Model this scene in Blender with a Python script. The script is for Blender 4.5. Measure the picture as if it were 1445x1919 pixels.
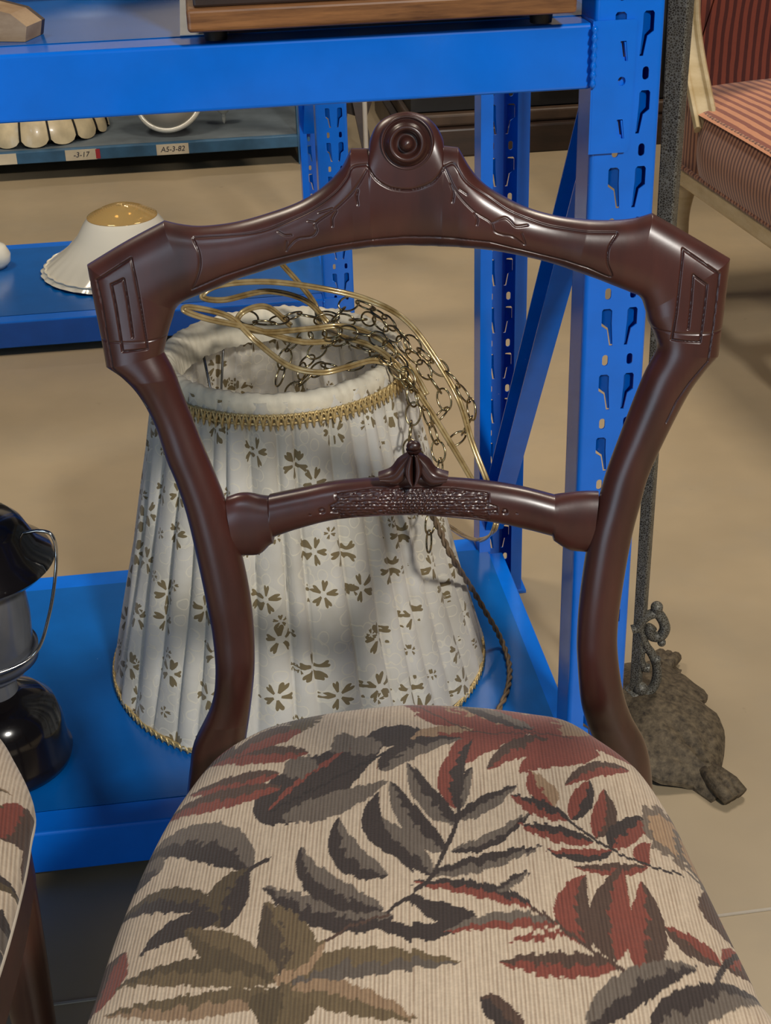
import bpy, bmesh, math, random
import numpy as np
from math import sin, cos, tan, pi, radians, atan2, sqrt
from mathutils import Vector, Matrix
random.seed(7); RNG = np.random.default_rng(7)
for o in list(bpy.data.objects): bpy.data.objects.remove(o)
scene = bpy.context.scene
COL = scene.collection

# ------------------------------------------------------------------ camera
W, H, F = 1445, 1919, 2720.0
PITCH, ROLL, HC = radians(28.549), radians(-1.817), 1.08
fwd = np.array([0, cos(PITCH), -sin(PITCH)]); up0 = np.array([0, sin(PITCH), cos(PITCH)]); rt0 = np.array([1.0, 0, 0])
RT = rt0*cos(ROLL)+up0*sin(ROLL); UP = up0*cos(ROLL)-rt0*sin(ROLL); EYE = np.array([0, 0, HC])
cam = bpy.data.cameras.new('camera'); cam_o = bpy.data.objects.new('camera', cam); COL.objects.link(cam_o)
cam.sensor_fit = 'VERTICAL'; cam.sensor_height = 24; cam.lens = 24*F/H; cam.clip_start = 0.02
cam_o.matrix_world = Matrix(((RT[0], UP[0], -fwd[0], 0), (RT[1], UP[1], -fwd[1], 0), (RT[2], UP[2], -fwd[2], HC), (0, 0, 0, 1)))
scene.camera = cam_o

# ------------------------------------------------------------------ light
scene.view_settings.view_transform = 'Standard'; scene.view_settings.look = 'None'
scene.view_settings.gamma = 1.0; scene.view_settings.exposure = 0.0; scene.view_settings.use_curve_mapping = False
world = bpy.data.worlds.new('world'); scene.world = world; world.use_nodes = True
bg = world.node_tree.nodes['Background']; bg.inputs[0].default_value = (0.75, 0.80, 1.0, 1); bg.inputs[1].default_value = 0.035
def area(name, loc, target, size, power, color, size_y=None):
    l = bpy.data.lights.new(name, 'AREA'); l.energy = power; l.color = color
    l.shape = 'RECTANGLE'; l.size = size; l.size_y = size_y or size
    o = bpy.data.objects.new(name, l); COL.objects.link(o); o.location = loc
    o.rotation_euler = (Vector(target)-Vector(loc)).to_track_quat('-Z', 'Y').to_euler()
    return o
WARM, NEUT, COOL = (1.0, 0.87, 0.70), (1.0, 0.95, 0.88), (0.62, 0.81, 1.0)
area('ceiling_light_key', (1.42, -1.92, 3.14), (0.0, 0.9, 0.45), 0.32, 135, NEUT)
area('ceiling_light_back', (1.3, 3.0, 3.4), (0.8, 2.8, 0), 0.8, 60, WARM)
area('ceiling_light_side', (-1.7, 2.7, 3.4), (-0.8, 2.5, 0), 0.7, 42, WARM)
area('far_wall_fill', (-0.5, 6.6, 3.3), (-0.5, 7.6, 1.6), 0.8, 60, WARM)  # added fill that brightens the back wall so the glossy top deck reflects it
area('ceiling_light_cool', (-1.0, -1.1, 3.0), (0.0, 1.1, 0.5), 0.5, 7, COOL)
area('daylight_door', (-2.0, -2.5, 1.05), (0.15, 0.9, 0.7), 1.7, 34, COOL, 2.0)

# ------------------------------------------------------------------ ray helpers: photograph tracing to real 3D points
def ray(px, py): return fwd+RT*(px-W/2)/F-UP*(py-H/2)/F
def on_z(px, py, z): d = ray(px, py); return EYE+d*(z-HC)/d[2]
def on_y(px, py, y): d = ray(px, py); return EYE+d*y/d[1]
def on_plane(px, py, p, n):
    d = ray(px, py); return EYE+d*(np.dot(np.array(p)-EYE, n)/np.dot(d, n))
def px_of(p):
    q = np.array(p)-EYE; z = q@fwd; return W/2+F*(q@RT)/z, H/2-F*(q@UP)/z

# ------------------------------------------------------------------ materials
def lin(c):
    c = np.array(c, float)/255.0
    return tuple(np.where(c <= 0.04045, c/12.92, ((c+0.055)/1.055)**2.4))
def rgba(c): return (*lin(c), 1.0)
class NT:
    def __init__(s, name, **kw):
        s.m = bpy.data.materials.new(name); s.m.use_nodes = True; s.t = s.m.node_tree
        s.b = s.t.nodes['Principled BSDF']
        for k, v in kw.items(): s.b.inputs[k.replace('_', ' ')].default_value = v
    def n(s, typ, props=None, **ins):
        nd = s.t.nodes.new('ShaderNode'+typ)
        for k, v in (props or {}).items(): setattr(nd, k, v)
        for k, v in ins.items():
            key = int(k[1:]) if k[0] == 'i' and k[1:].isdigit() else k.replace('_', ' ')
            if isinstance(v, bpy.types.NodeSocket): s.t.links.new(v, nd.inputs[key])
            else: nd.inputs[key].default_value = v
        return nd
    def math(s, op, a, b=0.0, clamp=False): return s.n('Math', {'operation': op, 'use_clamp': clamp}, i0=a, i1=b).outputs[0]
    def mix(s, fac, a, b, blend='MIX'):
        nd = s.t.nodes.new('ShaderNodeMix'); nd.data_type = 'RGBA'; nd.blend_type = blend
        for i, v in ((0, fac), (6, a), (7, b)):
            if isinstance(v, bpy.types.NodeSocket): s.t.links.new(v, nd.inputs[i])
            else: nd.inputs[i].default_value = v if i == 0 else (v if len(v) == 4 else (*v, 1))
        return nd.outputs[2]
    def obj(s): return s.n('TexCoord').outputs['Object']
    def uv(s): return s.n('TexCoord').outputs['UV']
    def noise(s, vec, scale, detail=3, rough=0.5, stretch=None):
        if stretch: vec = s.n('Mapping', None, Vector=vec, Scale=stretch).outputs[0]
        return s.n('TexNoise', None, Vector=vec, Scale=scale, Detail=detail, Roughness=rough).outputs[0]
    def ramp(s, fac, stops):
        r = s.n('ValToRGB', None, Fac=fac); e = r.color_ramp.elements
        while len(e) < len(stops): e.new(0.5)
        for el, (p, c) in zip(e, stops): el.position = p; el.color = c if len(c) == 4 else (*c, 1)
        return r.outputs[0]
    def set(s, **ins):
        for k, v in ins.items():
            k = k.replace('_', ' ')
            if isinstance(v, bpy.types.NodeSocket): s.t.links.new(v, s.b.inputs[k])
            else: s.b.inputs[k].default_value = v
        return s
    def bump(s, h, strength=0.3, dist=0.001):
        s.t.links.new(s.n('Bump', None, Height=h, Strength=strength, Distance=dist).outputs[0], s.b.inputs['Normal'])

def wood(name, c0, c1, rough=0.34, scale=1.0, stretch=(60, 60, 6), spec=0.5, coat=0.25):
    t = NT(name); v = t.obj()
    g = t.noise(v, 1.0*scale, 6, 0.62, stretch); g2 = t.noise(v, 9, 3, 0.5)
    c = t.ramp(g, [(0.32, lin(c0)), (0.68, lin(c1))])
    c = t.mix(t.math('MULTIPLY', g2, 0.55), c, (*lin(tuple(x*0.55 for x in c0)), 1))
    t.set(Base_Color=c, Roughness=t.math('ADD', t.math('MULTIPLY', g2, 0.16), rough-0.08), Coat_Weight=coat, Coat_Roughness=0.22)
    t.bump(g, 0.10, 0.0006)
    return t.m
def plain(name, c, rough=0.5, metal=0.0, var=0.12, vs=30, bump=0.0, coat=0.0):
    t = NT(name, Metallic=metal); v = t.obj(); g = t.noise(v, vs, 4)
    c0 = lin(c); t.set(Base_Color=t.ramp(g, [(0.3, tuple(x*(1-var) for x in c0)), (0.7, tuple(min(1, x*(1+var)) for x in c0))]), Roughness=rough, Coat_Weight=coat, Coat_Roughness=0.08)
    if bump: t.bump(g, bump, 0.002)
    return t.m
M = {}
M['mahogany'] = wood('mahogany', (50, 27, 23), (88, 48, 38), 0.36, 1.0, (16, 16, 3.0))
M['mahogany_rail'] = wood('mahogany_rail', (50, 27, 23), (86, 47, 38), 0.38, 1.0, (3, 16, 16))
M['oak'] = wood('oak', (74, 42, 22), (176, 120, 70), 0.42, 1.0, (6, 60, 110))
M['end_grain'] = wood('end_grain', (150, 118, 84), (196, 166, 128), 0.5, 1.0, (20, 20, 60), coat=0.0)
M['dark_wood'] = wood('dark_wood', (34, 22, 16), (66, 44, 32), 0.5, 1.0, (4, 30, 30))
M['cream_wood'] = wood('cream_wood', (196, 172, 124), (232, 214, 174), 0.45, 1.0, (10, 10, 30))
def blue_paint(name, c):
    t = NT(name); v = t.obj(); g = t.noise(v, 22, 4); sc = t.noise(v, 170, 2, 0.6)
    col = t.ramp(g, [(0.3, lin(tuple(x*0.94 for x in c))), (0.7, lin(c))])
    chip = t.math('GREATER_THAN', sc, 0.80)
    t.set(Base_Color=t.mix(chip, col, (*lin((150, 170, 200)), 1)), Roughness=0.24, Coat_Weight=0.2, Coat_Roughness=0.1)
    t.bump(t.noise(v, 60, 2), 0.05, 0.001)
    return t.m
M['blue'] = blue_paint('blue_powder_coat', (0, 112, 226))
M['blue_deck'] = blue_paint('blue_shelf_deck', (4, 96, 178))
M['old_blue'] = plain('worn_blue_paint', (52, 96, 128), 0.5, 0, 0.25, 18)
M['grey_deck'] = plain('grey_dusty_deck', (96, 106, 112), 0.6, 0, 0.2, 14)
M['black_gloss'] = plain('black_enamel', (17, 14, 15), 0.16, 0, 0.3, 20, 0, 0.5)
M['black'] = plain('black_rubber', (20, 20, 22), 0.55)
M['chrome'] = plain('chrome', (196, 194, 190), 0.14, 1.0, 0.08)
M['nickel'] = plain('smoky_mantle_glass', (110, 112, 118), 0.2, 0.35, 0.3, 8)
M['steel'] = plain('steel_rod', (150, 150, 150), 0.25, 1.0)
M['brass'] = plain('antique_brass', (176, 158, 118), 0.2, 1.0, 0.2, 60)
M['gold_braid'] = plain('gold_braid', (206, 180, 124), 0.36, 0.45, 0.3, 260, 0.6)
M['white'] = plain('white_paper', (232, 230, 224), 0.6, 0, 0.04)
M['tag'] = plain('paper_tag', (205, 192, 165), 0.7, 0, 0.1, 30)
M['ink'] = plain('ink', (40, 40, 52), 0.7)
M['red_tag'] = plain('red_tape', (170, 40, 50), 0.6)
M['cream_piping'] = plain('cream_piping', (206, 194, 176), 0.8)
M['milk_glass'] = plain('milk_glass', (228, 222, 204), 0.16, 0, 0.04, 6, 0, 0.4)
M['frosted'] = plain('frosted_glass', (150, 146, 134), 0.5, 0, 0.1, 8)
M['opal'] = plain('opal_slag_glass', (214, 196, 158), 0.28, 0, 0.22, 22, 0, 0.2)
M['green_glass'] = plain('dark_green_slag_glass', (24, 40, 26), 0.2, 0, 0.6, 24, 0, 0.3)
M['lead'] = plain('lead_came', (34, 32, 30), 0.5, 0.6)
M['wall'] = plain('wall_paint', (176, 168, 156), 0.8, 0, 0.1, 4)
# aged iron
t = NT('aged_iron', Metallic=0.35); v = t.obj(); vo = t.n('TexVoronoi', {'feature': 'DISTANCE_TO_EDGE'}, Vector=v, Scale=420.0).outputs[0]
g = t.noise(v, 90, 4); t.set(Base_Color=t.mix(t.ramp(vo, [(0.0, (1, 1, 1)), (0.16, (0, 0, 0))]), t.ramp(g, [(0.3, lin((44, 40, 34))), (0.7, lin((84, 78, 66)))]), (*lin((134, 134, 126)), 1)), Roughness=0.5)
t.bump(g, 0.5, 0.002); M['iron'] = t.m
t = NT('rusty_iron', Metallic=0.15); v = t.obj(); g = t.noise(v, 120, 5, 0.65)
t.set(Base_Color=t.ramp(g, [(0.3, lin((46, 38, 28))), (0.7, lin((112, 98, 76)))]), Roughness=0.75); t.bump(g, 0.7, 0.003); M['rust'] = t.m
# amber glass and clear cord
t = NT('amber_glass', Roughness=0.08, IOR=1.45); t.set(Base_Color=(*lin((236, 200, 130)), 1), Transmission_Weight=0.55, Metallic=0.15); M['amber'] = t.m
t = NT('clear_gold_cord', Roughness=0.22); v = t.obj(); g = t.noise(v, 60, 2)
t.set(Base_Color=t.ramp(g, [(0.3, lin((150, 122, 72))), (0.7, lin((206, 182, 130)))]), Metallic=0.35, Coat_Weight=0.8, Coat_Roughness=0.08); M['cord'] = t.m
M['brown_cord'] = plain('brown_cord', (112, 92, 68), 0.6, 0, 0.25, 120, 0.3)
# concrete floor
t = NT('concrete'); v = t.obj(); a = t.noise(v, 1.3, 5, 0.6); b = t.noise(v, 26, 4, 0.6); c = t.noise(v, 5, 6, 0.7)
col = t.ramp(a, [(0.3, lin((150, 134, 108))), (0.72, lin((182, 162, 130)))])
col = t.mix(t.math('MULTIPLY', t.ramp(c, [(0.5, (0, 0, 0)), (0.75, (1, 1, 1))]), 0.35), col, (*lin((150, 140, 122)), 1))
spot = t.ramp(b, [(0.70, (0, 0, 0)), (0.78, (1, 1, 1))])
col = t.mix(t.math('MULTIPLY', spot, 0.4), col, (*lin((104, 90, 70)), 1))
t.set(Base_Color=col, Roughness=t.math('ADD', t.math('MULTIPLY', c, 0.2), 0.34)); t.bump(b, 0.06, 0.002); M['floor'] = t.m
# striped upholstery: stripes across a local direction
def stripes(name, d, period, c0, c1, c2):
    t = NT(name, Roughness=0.85, Sheen_Weight=0.3); v = t.obj()
    dp = t.n('VectorMath', {'operation': 'DOT_PRODUCT'}, i0=v, i1=tuple(d)).outputs['Value']
    w = t.math('ADD', dp, t.math('MULTIPLY', t.noise(v, 25, 2), 0.004))
    f = t.math('FRACT', t.math('DIVIDE', w, period))
    col = t.ramp(f, [(0.0, lin(c0)), (0.42, lin(c0)), (0.5, lin(c1)), (0.92, lin(c1))])
    fz = t.noise(v, 160, 3); t.set(Base_Color=t.mix(t.math('MULTIPLY', fz, 0.35), col, (*lin(c2), 1))); t.bump(fz, 0.3, 0.001)
    return t.m

# ------------------------------------------------------------------ mesh helpers
def link(name, me, parent=None, mat=None, smooth=False, base=None):
    o = bpy.data.objects.new(name, me); COL.objects.link(o)
    if mat: me.materials.append(mat)
    if smooth: me.shade_smooth()
    if parent: o.parent = parent
    return o
def root_of(p):
    off = np.zeros(3)
    while p is not None: off += np.array(p.location); p = p.parent
    return off
def build(name, V, Fc, mat, parent=None, smooth=False, kind=None, sharp=None):
    V = np.asarray(V, float).reshape(-1, 3)-root_of(parent)
    me = bpy.data.meshes.new(name); me.from_pydata(V.tolist(), [], [tuple(map(int, f)) for f in Fc]); me.update()
    bm = bmesh.new(); bm.from_mesh(me); bmesh.ops.recalc_face_normals(bm, faces=bm.faces); bm.to_mesh(me); bm.free()
    o = link(name, me, parent, mat, smooth)
    if smooth and sharp: me.set_sharp_from_angle(angle=radians(sharp))
    if kind: o['kind'] = kind
    return o
def thing(name, label, cat, loc=(0, 0, 0), group=None):
    o = bpy.data.objects.new(name, None); COL.objects.link(o); o.location = tuple(float(x) for x in loc); o.empty_display_size = 0.05
    o['label'] = label; o['category'] = cat
    if group: o['group'] = group
    return o
def tag(o, label, cat, group=None):
    o['label'] = label; o['category'] = cat
    if group: o['group'] = group
    return o
class MB:
    def __init__(s): s.V = []; s.F = []
    def add(s, V, Fc):
        k = len(s.V); s.V += [tuple(map(float, v)) for v in V]; s.F += [tuple(i+k for i in f) for f in Fc]; return s
    def box(s, c, ax, half):
        c = np.array(c, float); ax = [np.array(a, float) for a in ax]
        V = [c+ax[0]*half[0]*i+ax[1]*half[1]*j+ax[2]*half[2]*k for i in (-1, 1) for j in (-1, 1) for k in (-1, 1)]
        return s.add(V, [(0, 1, 3, 2), (4, 6, 7, 5), (0, 4, 5, 1), (2, 3, 7, 6), (0, 2, 6, 4), (1, 5, 7, 3)])
    def bar(s, p, q, w, h, up=(0, 0, 1)):
        p = np.array(p, float); q = np.array(q, float); d = q-p; L = np.linalg.norm(d); d /= L
        x = np.cross(d, up); x /= np.linalg.norm(x); u = np.cross(x, d)
        return s.box((p+q)/2, (d, x, u), (L/2, w/2, h/2))
    def tube(s, P, r, seg=8, closed=False, flat=None, cap=True):
        P = np.asarray(P, float); n = len(P); r = np.broadcast_to(np.asarray(r, float), (n,))
        T = np.roll(P, -1, 0)-np.roll(P, 1, 0) if closed else np.gradient(P, axis=0)
        T /= np.linalg.norm(T, axis=1)[:, None]+1e-12
        a = np.array([0, 0, 1.0]) if abs(T[0][2]) < 0.9 else np.array([1.0, 0, 0])
        N = np.cross(T[0], a); N /= np.linalg.norm(N); V = []; A = np.linspace(0, 2*pi, seg, endpoint=False)
        for i in range(n):
            N = N-T[i]*np.dot(N, T[i]); N /= np.linalg.norm(N); B = np.cross(T[i], N)
            for t_ in A: V.append(P[i]+r[i]*(cos(t_)*N+sin(t_)*B*(flat or 1)))
        Fc = []
        for i in range(n if closed else n-1):
            j = (i+1) % n
            for k in range(seg): Fc.append((i*seg+k, i*seg+(k+1) % seg, j*seg+(k+1) % seg, j*seg+k))
        if not closed and cap: Fc += [tuple(range(seg))[::-1], tuple((n-1)*seg+k for k in range(seg))]
        return s.add(V, Fc)
    def lathe(s, prof, c, ax=None, seg=40, close=False):
        c = np.array(c, float)
        ax = ax or (np.array([1., 0, 0]), np.array([0, 1., 0]), np.array([0, 0, 1.]))
        V = []; m = len(prof)
        for i in range(seg):
            t_ = 2*pi*i/seg
            for r, z in prof: V.append(c+ax[0]*r*cos(t_)+ax[1]*r*sin(t_)+ax[2]*z)
        Fc = [(i*m+j, ((i+1) % seg)*m+j, ((i+1) % seg)*m+j+1, i*m+j+1) for i in range(seg) for j in range(m-1)]
        return s.add(V, Fc)
    def sphere(s, c, r, seg=16, rings=10, sc=(1, 1, 1)):
        V = []; c = np.array(c, float)
        prof = [(r*sin(pi*i/rings), -r*cos(pi*i/rings)) for i in range(rings+1)]
        ax = (np.array([sc[0], 0, 0.]), np.array([0, sc[1], 0.]), np.array([0, 0, sc[2]]))
        return s.lathe(prof, c, ax, seg)
    def prism(s, P, d):
        P = [np.array(p, float) for p in P]; n = len(P); d = np.array(d, float)
        return s.add(P+[p+d for p in P], [tuple(range(n))[::-1], tuple(range(n, 2*n))]+[(i, (i+1) % n, (i+1) % n+n, i+n) for i in range(n)])
    def grid(s, A):   # A: (n,m,3)
        n, m, _ = A.shape
        return s.add(A.reshape(-1, 3), [(i*m+j, (i+1)*m+j, (i+1)*m+j+1, i*m+j+1) for i in range(n-1) for j in range(m-1)])
    def build(s, name, mat, parent=None, smooth=False, kind=None, sharp=None): return build(name, s.V, s.F, mat, parent, smooth, kind, sharp)
def bevel(o, w=0.002, seg=2):
    m = o.modifiers.new('bevel', 'BEVEL'); m.width = w; m.segments = seg; m.limit_method = 'ANGLE'; return o
def spline(P, n=10, closed=False):
    P = np.asarray(P, float); k = len(P); out = []
    rng_ = range(k if closed else k-1)
    for i in rng_:
        p0 = P[(i-1) % k] if closed or i > 0 else 2*P[0]-P[1]; p1 = P[i]; p2 = P[(i+1) % k]
        p3 = P[(i+2) % k] if closed or i+2 < k else 2*P[-1]-P[-2]
        for j in range(n):
            t_ = j/n; out.append(0.5*((2*p1)+(-p0+p2)*t_+(2*p0-5*p1+4*p2-p3)*t_*t_+(-p0+3*p1-3*p2+p3)*t_**3))
    if not closed: out.append(P[-1])
    return np.array(out)
Z3 = np.array([0, 0, 1.0])

# ------------------------------------------------------------------ the setting
fl = MB().box((0, 2.5, -0.05), np.eye(3), (6, 7, 0.05)).build('floor', M['floor']); fl['kind'] = 'structure'
wb = MB().box((0, 8.6, 1.8), np.eye(3), (6, 0.06, 1.85)).build('wall_back', M['wall']); wb['kind'] = 'structure'
j1 = on_z(1385, 1712, 0); j2 = on_z(1445, 1704, 0); jd = (j2-j1)/np.linalg.norm(j2-j1)
tr = MB().bar(j1-jd*0.9+Z3*0.0008, j1+jd*1.6+Z3*0.0008, 0.0028, 0.0014).build('trim_1', plain('floor_joint', (176, 166, 150), 0.7)); tr['kind'] = 'structure'

# ------------------------------------------------------------------ blue steel racks
YAW = radians(83.162)
RX = np.array([sin(YAW), cos(YAW), 0]); RY = np.array([-cos(YAW), sin(YAW), 0])
PITCH_S, PW = 0.065, 0.0597
def hole_mesh(width, zlo, zhi, slots, dots, th=0.0016):
    """steel face in the local x-z plane with real cut-outs; returns a mesh (x right, z up, y = thickness)"""
    cu = bpy.data.curves.new('face', 'CURVE'); cu.dimensions = '2D'; cu.fill_mode = 'BOTH'; cu.extrude = th/2
    def sp(P):
        s = cu.splines.new('POLY'); s.points.add(len(P)-1)
        for q, (x, y) in zip(s.points, P): q.co = (x, y, 0, 1)
        s.use_cyclic_u = True
    sp([(0, zlo), (width, zlo), (width, zhi), (0, zhi)])
    for P in slots+dots: sp(P)
    ob = bpy.data.objects.new('tmp', cu); COL.objects.link(ob)
    me = bpy.data.meshes.new_from_object(ob.evaluated_get(bpy.context.evaluated_depsgraph_get()))
    bpy.data.objects.remove(ob); bpy.data.curves.remove(cu)
    V = [(v.co.x, v.co.z, v.co.y) for v in me.vertices]; Fc = [tuple(p.vertices) for p in me.polygons]
    bpy.data.meshes.remove(me); return V, Fc
def oval(cx, cz, w, h, n=6):
    r = w/2; return [(cx+r*cos(a), cz+(h/2-r)+r*sin(a)) for a in np.linspace(0, pi, n)]+[(cx+r*cos(a), cz-(h/2-r)+r*sin(a)) for a in np.linspace(pi, 2*pi, n)]
def post_geometry(z0, top, cl=0.0246, cr=0.044):
    """open C upright: slotted face towards -y, two flanges with round holes, two return lips. local coords"""
    slots, dots, tabs, fl_d = [], [], MB(), []
    n = -int((top-z0)/PITCH_S)
    while True:
        zt = z0-n*PITCH_S
        if zt-0.06 < 0: break
        if zt < top-0.01:
            for c, sg in ((cl-0.0015, -1), (cr+0.0005, 1)):
                # wide at the top, narrowing towards the foot and towards the middle of the post
                P = [(-0.0035, -0.002), (-0.0015, 0), (0.0045, 0), (0.0060, -0.002), (0.0060, -0.0165), (0.0006, -0.0205), (-0.0022, -0.0365), (-0.0052, -0.0365), (-0.0036, -0.014)]
                slots.append([(c+sg*x, zt+z) for x, z in P])
                T = [(-0.0035, -0.001), (0.0044, -0.001), (0.0044, -0.0158), (-0.0010, -0.0198), (-0.0036, -0.0352), (-0.0052, -0.0352), (-0.0036, -0.014)]
                Q = [(c+sg*x, 0.0006+max(0, (x+0.0036))*0.55, zt+z) for x, z in T]
                tabs.prism(Q, (0, 0.0008, 0))
                dots.append(oval(c+sg*0.001, zt-0.78*PITCH_S, 0.0056, 0.0112))
            fl_d.append(oval(0.020, zt-0.30*PITCH_S, 0.006, 0.0115)); fl_d.append(oval(0.020, zt-0.78*PITCH_S, 0.006, 0.0115))
        n += 1
    mb = MB()
    cr_ = 0.0045
    slots = [[(x-cr_, z) for x, z in P] for P in slots]; dots = [[(x-cr_, z) for x, z in P] for P in dots]
    V, Fc = hole_mesh(PW-2*cr_, 0, top, slots, dots); mb.add([(x+cr_, y, z) for x, y, z in V], Fc)
    arc = [(cr_*(1-sin(q_)), cr_*(1-cos(q_))) for q_ in np.linspace(0, pi/2, 7)]
    for sx_ in (0, 1):
        A_ = np.array([[((x if sx_ == 0 else PW-x), y-0.0008, z) for z in (0, top)] for x, y in arc]); mb.grid(A_)
        A_[:, :, 1] += 0.0016; mb.grid(A_); mb.add(tabs.V, tabs.F)
    V, Fc = hole_mesh(0.0398, 0, top, [], []); V = [(x+0.0042, y, z) for x, y, z in V]
    mb.add([(0.0008+y, x, z) for x, y, z in V], Fc); mb.add([(PW-0.0008+y, x, z) for x, y, z in V], Fc)
    for x in (0.0075, PW-0.0075): mb.box((x, 0.0435, top/2), np.eye(3), (0.0075, 0.0008, top/2))
    mb.box((PW/2, 0.022, 0.002), np.eye(3), (PW/2+0.006, 0.028, 0.002))
    return mb
def rack_xf(O, V, flip=False, depth=0):
    V = np.asarray(V, float)
    x, y, z = V[:, 0], V[:, 1], V[:, 2]
    if flip: y = depth-y
    return O+np.outer(x, RX)+np.outer(y, RY)+np.outer(z, Z3)
def make_rack(name, label, O, length, depth, shelves, z0, top, ends=(0, 1), group=None, braces=True, bh=0.054, deckm='blue_deck', bm_='blue', rightmost=True, cutdeck=True):
    O = np.array(O, float)
    root = thing(name, label, 'shelving', O, group)
    X = lambda x, y, z: O+RX*x+RY*y+Z3*z
    g = post_geometry(z0, top)
    ax = (RX, RY, Z3)
    for ex in [(-length if e == 0 else 0) for e in ends]:
        for fl_ in (False, True):
            V = np.array(g.V); V[:, 0] += ex
            build('upright_post', rack_xf(O, V, fl_, depth), g.F, M[bm_], root)
        xb = ex+0.017
        side = MB()
        if braces:
            for (za, zb) in braces:
                b = MB(); P = X(ex+0.020, 0.03, za); Q = X(ex+0.020, depth-0.03, zb); d = (Q-P)/np.linalg.norm(Q-P); n_ = np.cross(RX, d)
                b.box((P+Q)/2+RX*0.012, (d, RX, n_), (np.linalg.norm(Q-P)/2, 0.0008, 0.019)); b.box((P+Q)/2+n_*0.0185, (d, RX, n_), (np.linalg.norm(Q-P)/2, 0.012, 0.0008)); b.box((P+Q)/2-n_*0.0185, (d, RX, n_), (np.linalg.norm(Q-P)/2, 0.012, 0.0008))
                b.build('diagonal_brace', M[bm_], root)
        for zs in shelves:
            s_ = MB().box(X(ex+0.017, depth/2, zs-0.018), ax, (0.015, depth/2-0.045, 0.017)); bevel(s_.build('side_rail', M[bm_], root), 0.002)
    for zs in shelves:
        for fr in (0, 1):
            yb = 0.012 if fr == 0 else depth-0.012
            xa, xe = -length+PW+0.001, -0.001
            b = bevel(MB().box(X((xa+xe)/2, yb+(0.008 if fr == 0 else -0.008), zs-bh/2), ax, ((xe-xa)/2, 0.020, bh/2)).build('beam', M[bm_], root), 0.003, 3)
            if fr == 0:
                for e in ends:
                    sg = 1 if e == 1 else -1; x0 = 0 if e == 1 else -length+PW
                    # end bracket: a plate on the post face with two punched hooks, folded round onto the beam side
                    k = MB(); pl = [(-0.0008, 0.002), (0.0330, 0.002), (0.0350, 0.000), (0.0335, -0.1035), (0.0300, -0.1085), (0.002, -0.1085), (-0.0008, -0.1085)]
                    hooks = [[(0.0215, zz), (0.0265, zz), (0.0285, zz-0.0165), (0.0265, zz-0.0165), (0.0215, zz-0.0120)] for zz in (-0.0150, -0.0150-PITCH_S)]
                    cu = bpy.data.curves.new('br', 'CURVE'); cu.dimensions = '2D'; cu.fill_mode = 'BOTH'; cu.extrude = 0.0012
                    for P in [pl]+hooks+[oval(0.0240, -0.0480, 0.0068, 0.0078)]:
                        s = cu.splines.new('POLY'); s.points.add(len(P)-1)
                        for q, (a_, b_) in zip(s.points, P): q.co = (a_, b_, 0, 1)
                        s.use_cyclic_u = True
                    ob = bpy.data.objects.new('tmp', cu); COL.objects.link(ob)
                    me = bpy.data.meshes.new_from_object(ob.evaluated_get(bpy.context.evaluated_depsgraph_get()))
                    V = [X(x0+sg*v.co.x, -0.0026+v.co.z, zs+v.co.y) for v in me.vertices]; Fc = [tuple(p.vertices) for p in me.polygons]
                    bpy.data.objects.remove(ob); bpy.data.curves.remove(cu); bpy.data.meshes.remove(me)
                    k.add(V, Fc)
                    k.add([X(x0+sg*x_, y_, zs+z_) for x_ in (-0.0024, 0.0) for y_, z_ in ((-0.0036, 0.002), (0.034, 0.002), (0.034, -0.085), (0.020, -0.1000), (-0.0036, -0.1085))],
                          [(0, 1, 2, 3, 4), (9, 8, 7, 6, 5)]+[(i, (i+1) % 5, (i+1) % 5+5, i+5) for i in range(5)])
                    for hz in (-0.0150, -0.0150-PITCH_S):   # bent tongues
                        k.prism([X(x0+sg*0.0250, -0.003, zs+hz-0.001), X(x0+sg*0.0272, -0.003, zs+hz-0.001), X(x0+sg*0.0290, -0.003, zs+hz-0.0165), X(x0+sg*0.0276, -0.003, zs+hz-0.0165)], RY*0.006)
                    k.build('end_bracket', M[bm_], b)
                    w_ = MB(); P = [X(x0-sg*0.0015, -0.0045-0.0012*abs(sin(i*1.3)), zs-0.002-i*0.0025) for i in range(21)]
                    w_.tube(P, [0.0022+0.0008*sin(i*2.1) for i in range(21)], 8).build('weld_bead', M[bm_], b, True)
        # deck panels with thin folded lips
        n = max(1, int(round(length/0.9))); wd = (length-2*0.0)/n
        for i in range(n):
            xa, xe = -length+i*wd+0.0015, -length+(i+1)*wd-0.0015
            if i == n-1: xe = 0.012
            y0, y1 = (0.036, depth-0.036)
            d = MB().box(X((xa+xe)/2, depth/2, zs-0.0005), ax, ((xe-xa)/2, (y1-y0)/2, 0.0012))
            d.box(X((xa+xe)/2, y0, zs-0.009), ax, ((xe-xa)/2, 0.0008, 0.009)); d.box(X((xa+xe)/2, y1, zs-0.009), ax, ((xe-xa)/2, 0.0008, 0.009))
            d.build('shelf_deck', M[deckm], root)
    return root
R1O = np.array([0.1863, 1.2467, 0]); R1D = 0.534
Z_TOP, Z_LOW = HC-0.2237, HC-1.0121
Z_SLOT = HC-0.2159
make_rack('shelving_rack', 'bright blue steel shelving rack right behind the carved chair, holding the pleated lampshade', R1O, 1.55, R1D, [Z_LOW, Z_TOP], Z_SLOT, 1.62, (0, 1), None, [(0.80, 0.115), (0.86, 1.5)])
p2 = on_z(590, 562, 0.068); R2O = np.array([*(p2+RX*0.020)[:2], 0])
make_rack('shelving_rack', 'blue steel rack further back with white ruffled glass shade on its bottom shelf', R2O, 1.6, 0.5, [0.068], 0.9, 1.5, (0, 1), None, [(0.75, 0.3)])
p3 = on_z(265, 289, 0.05); R3O = np.array([*p3[:2], 0])
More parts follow.
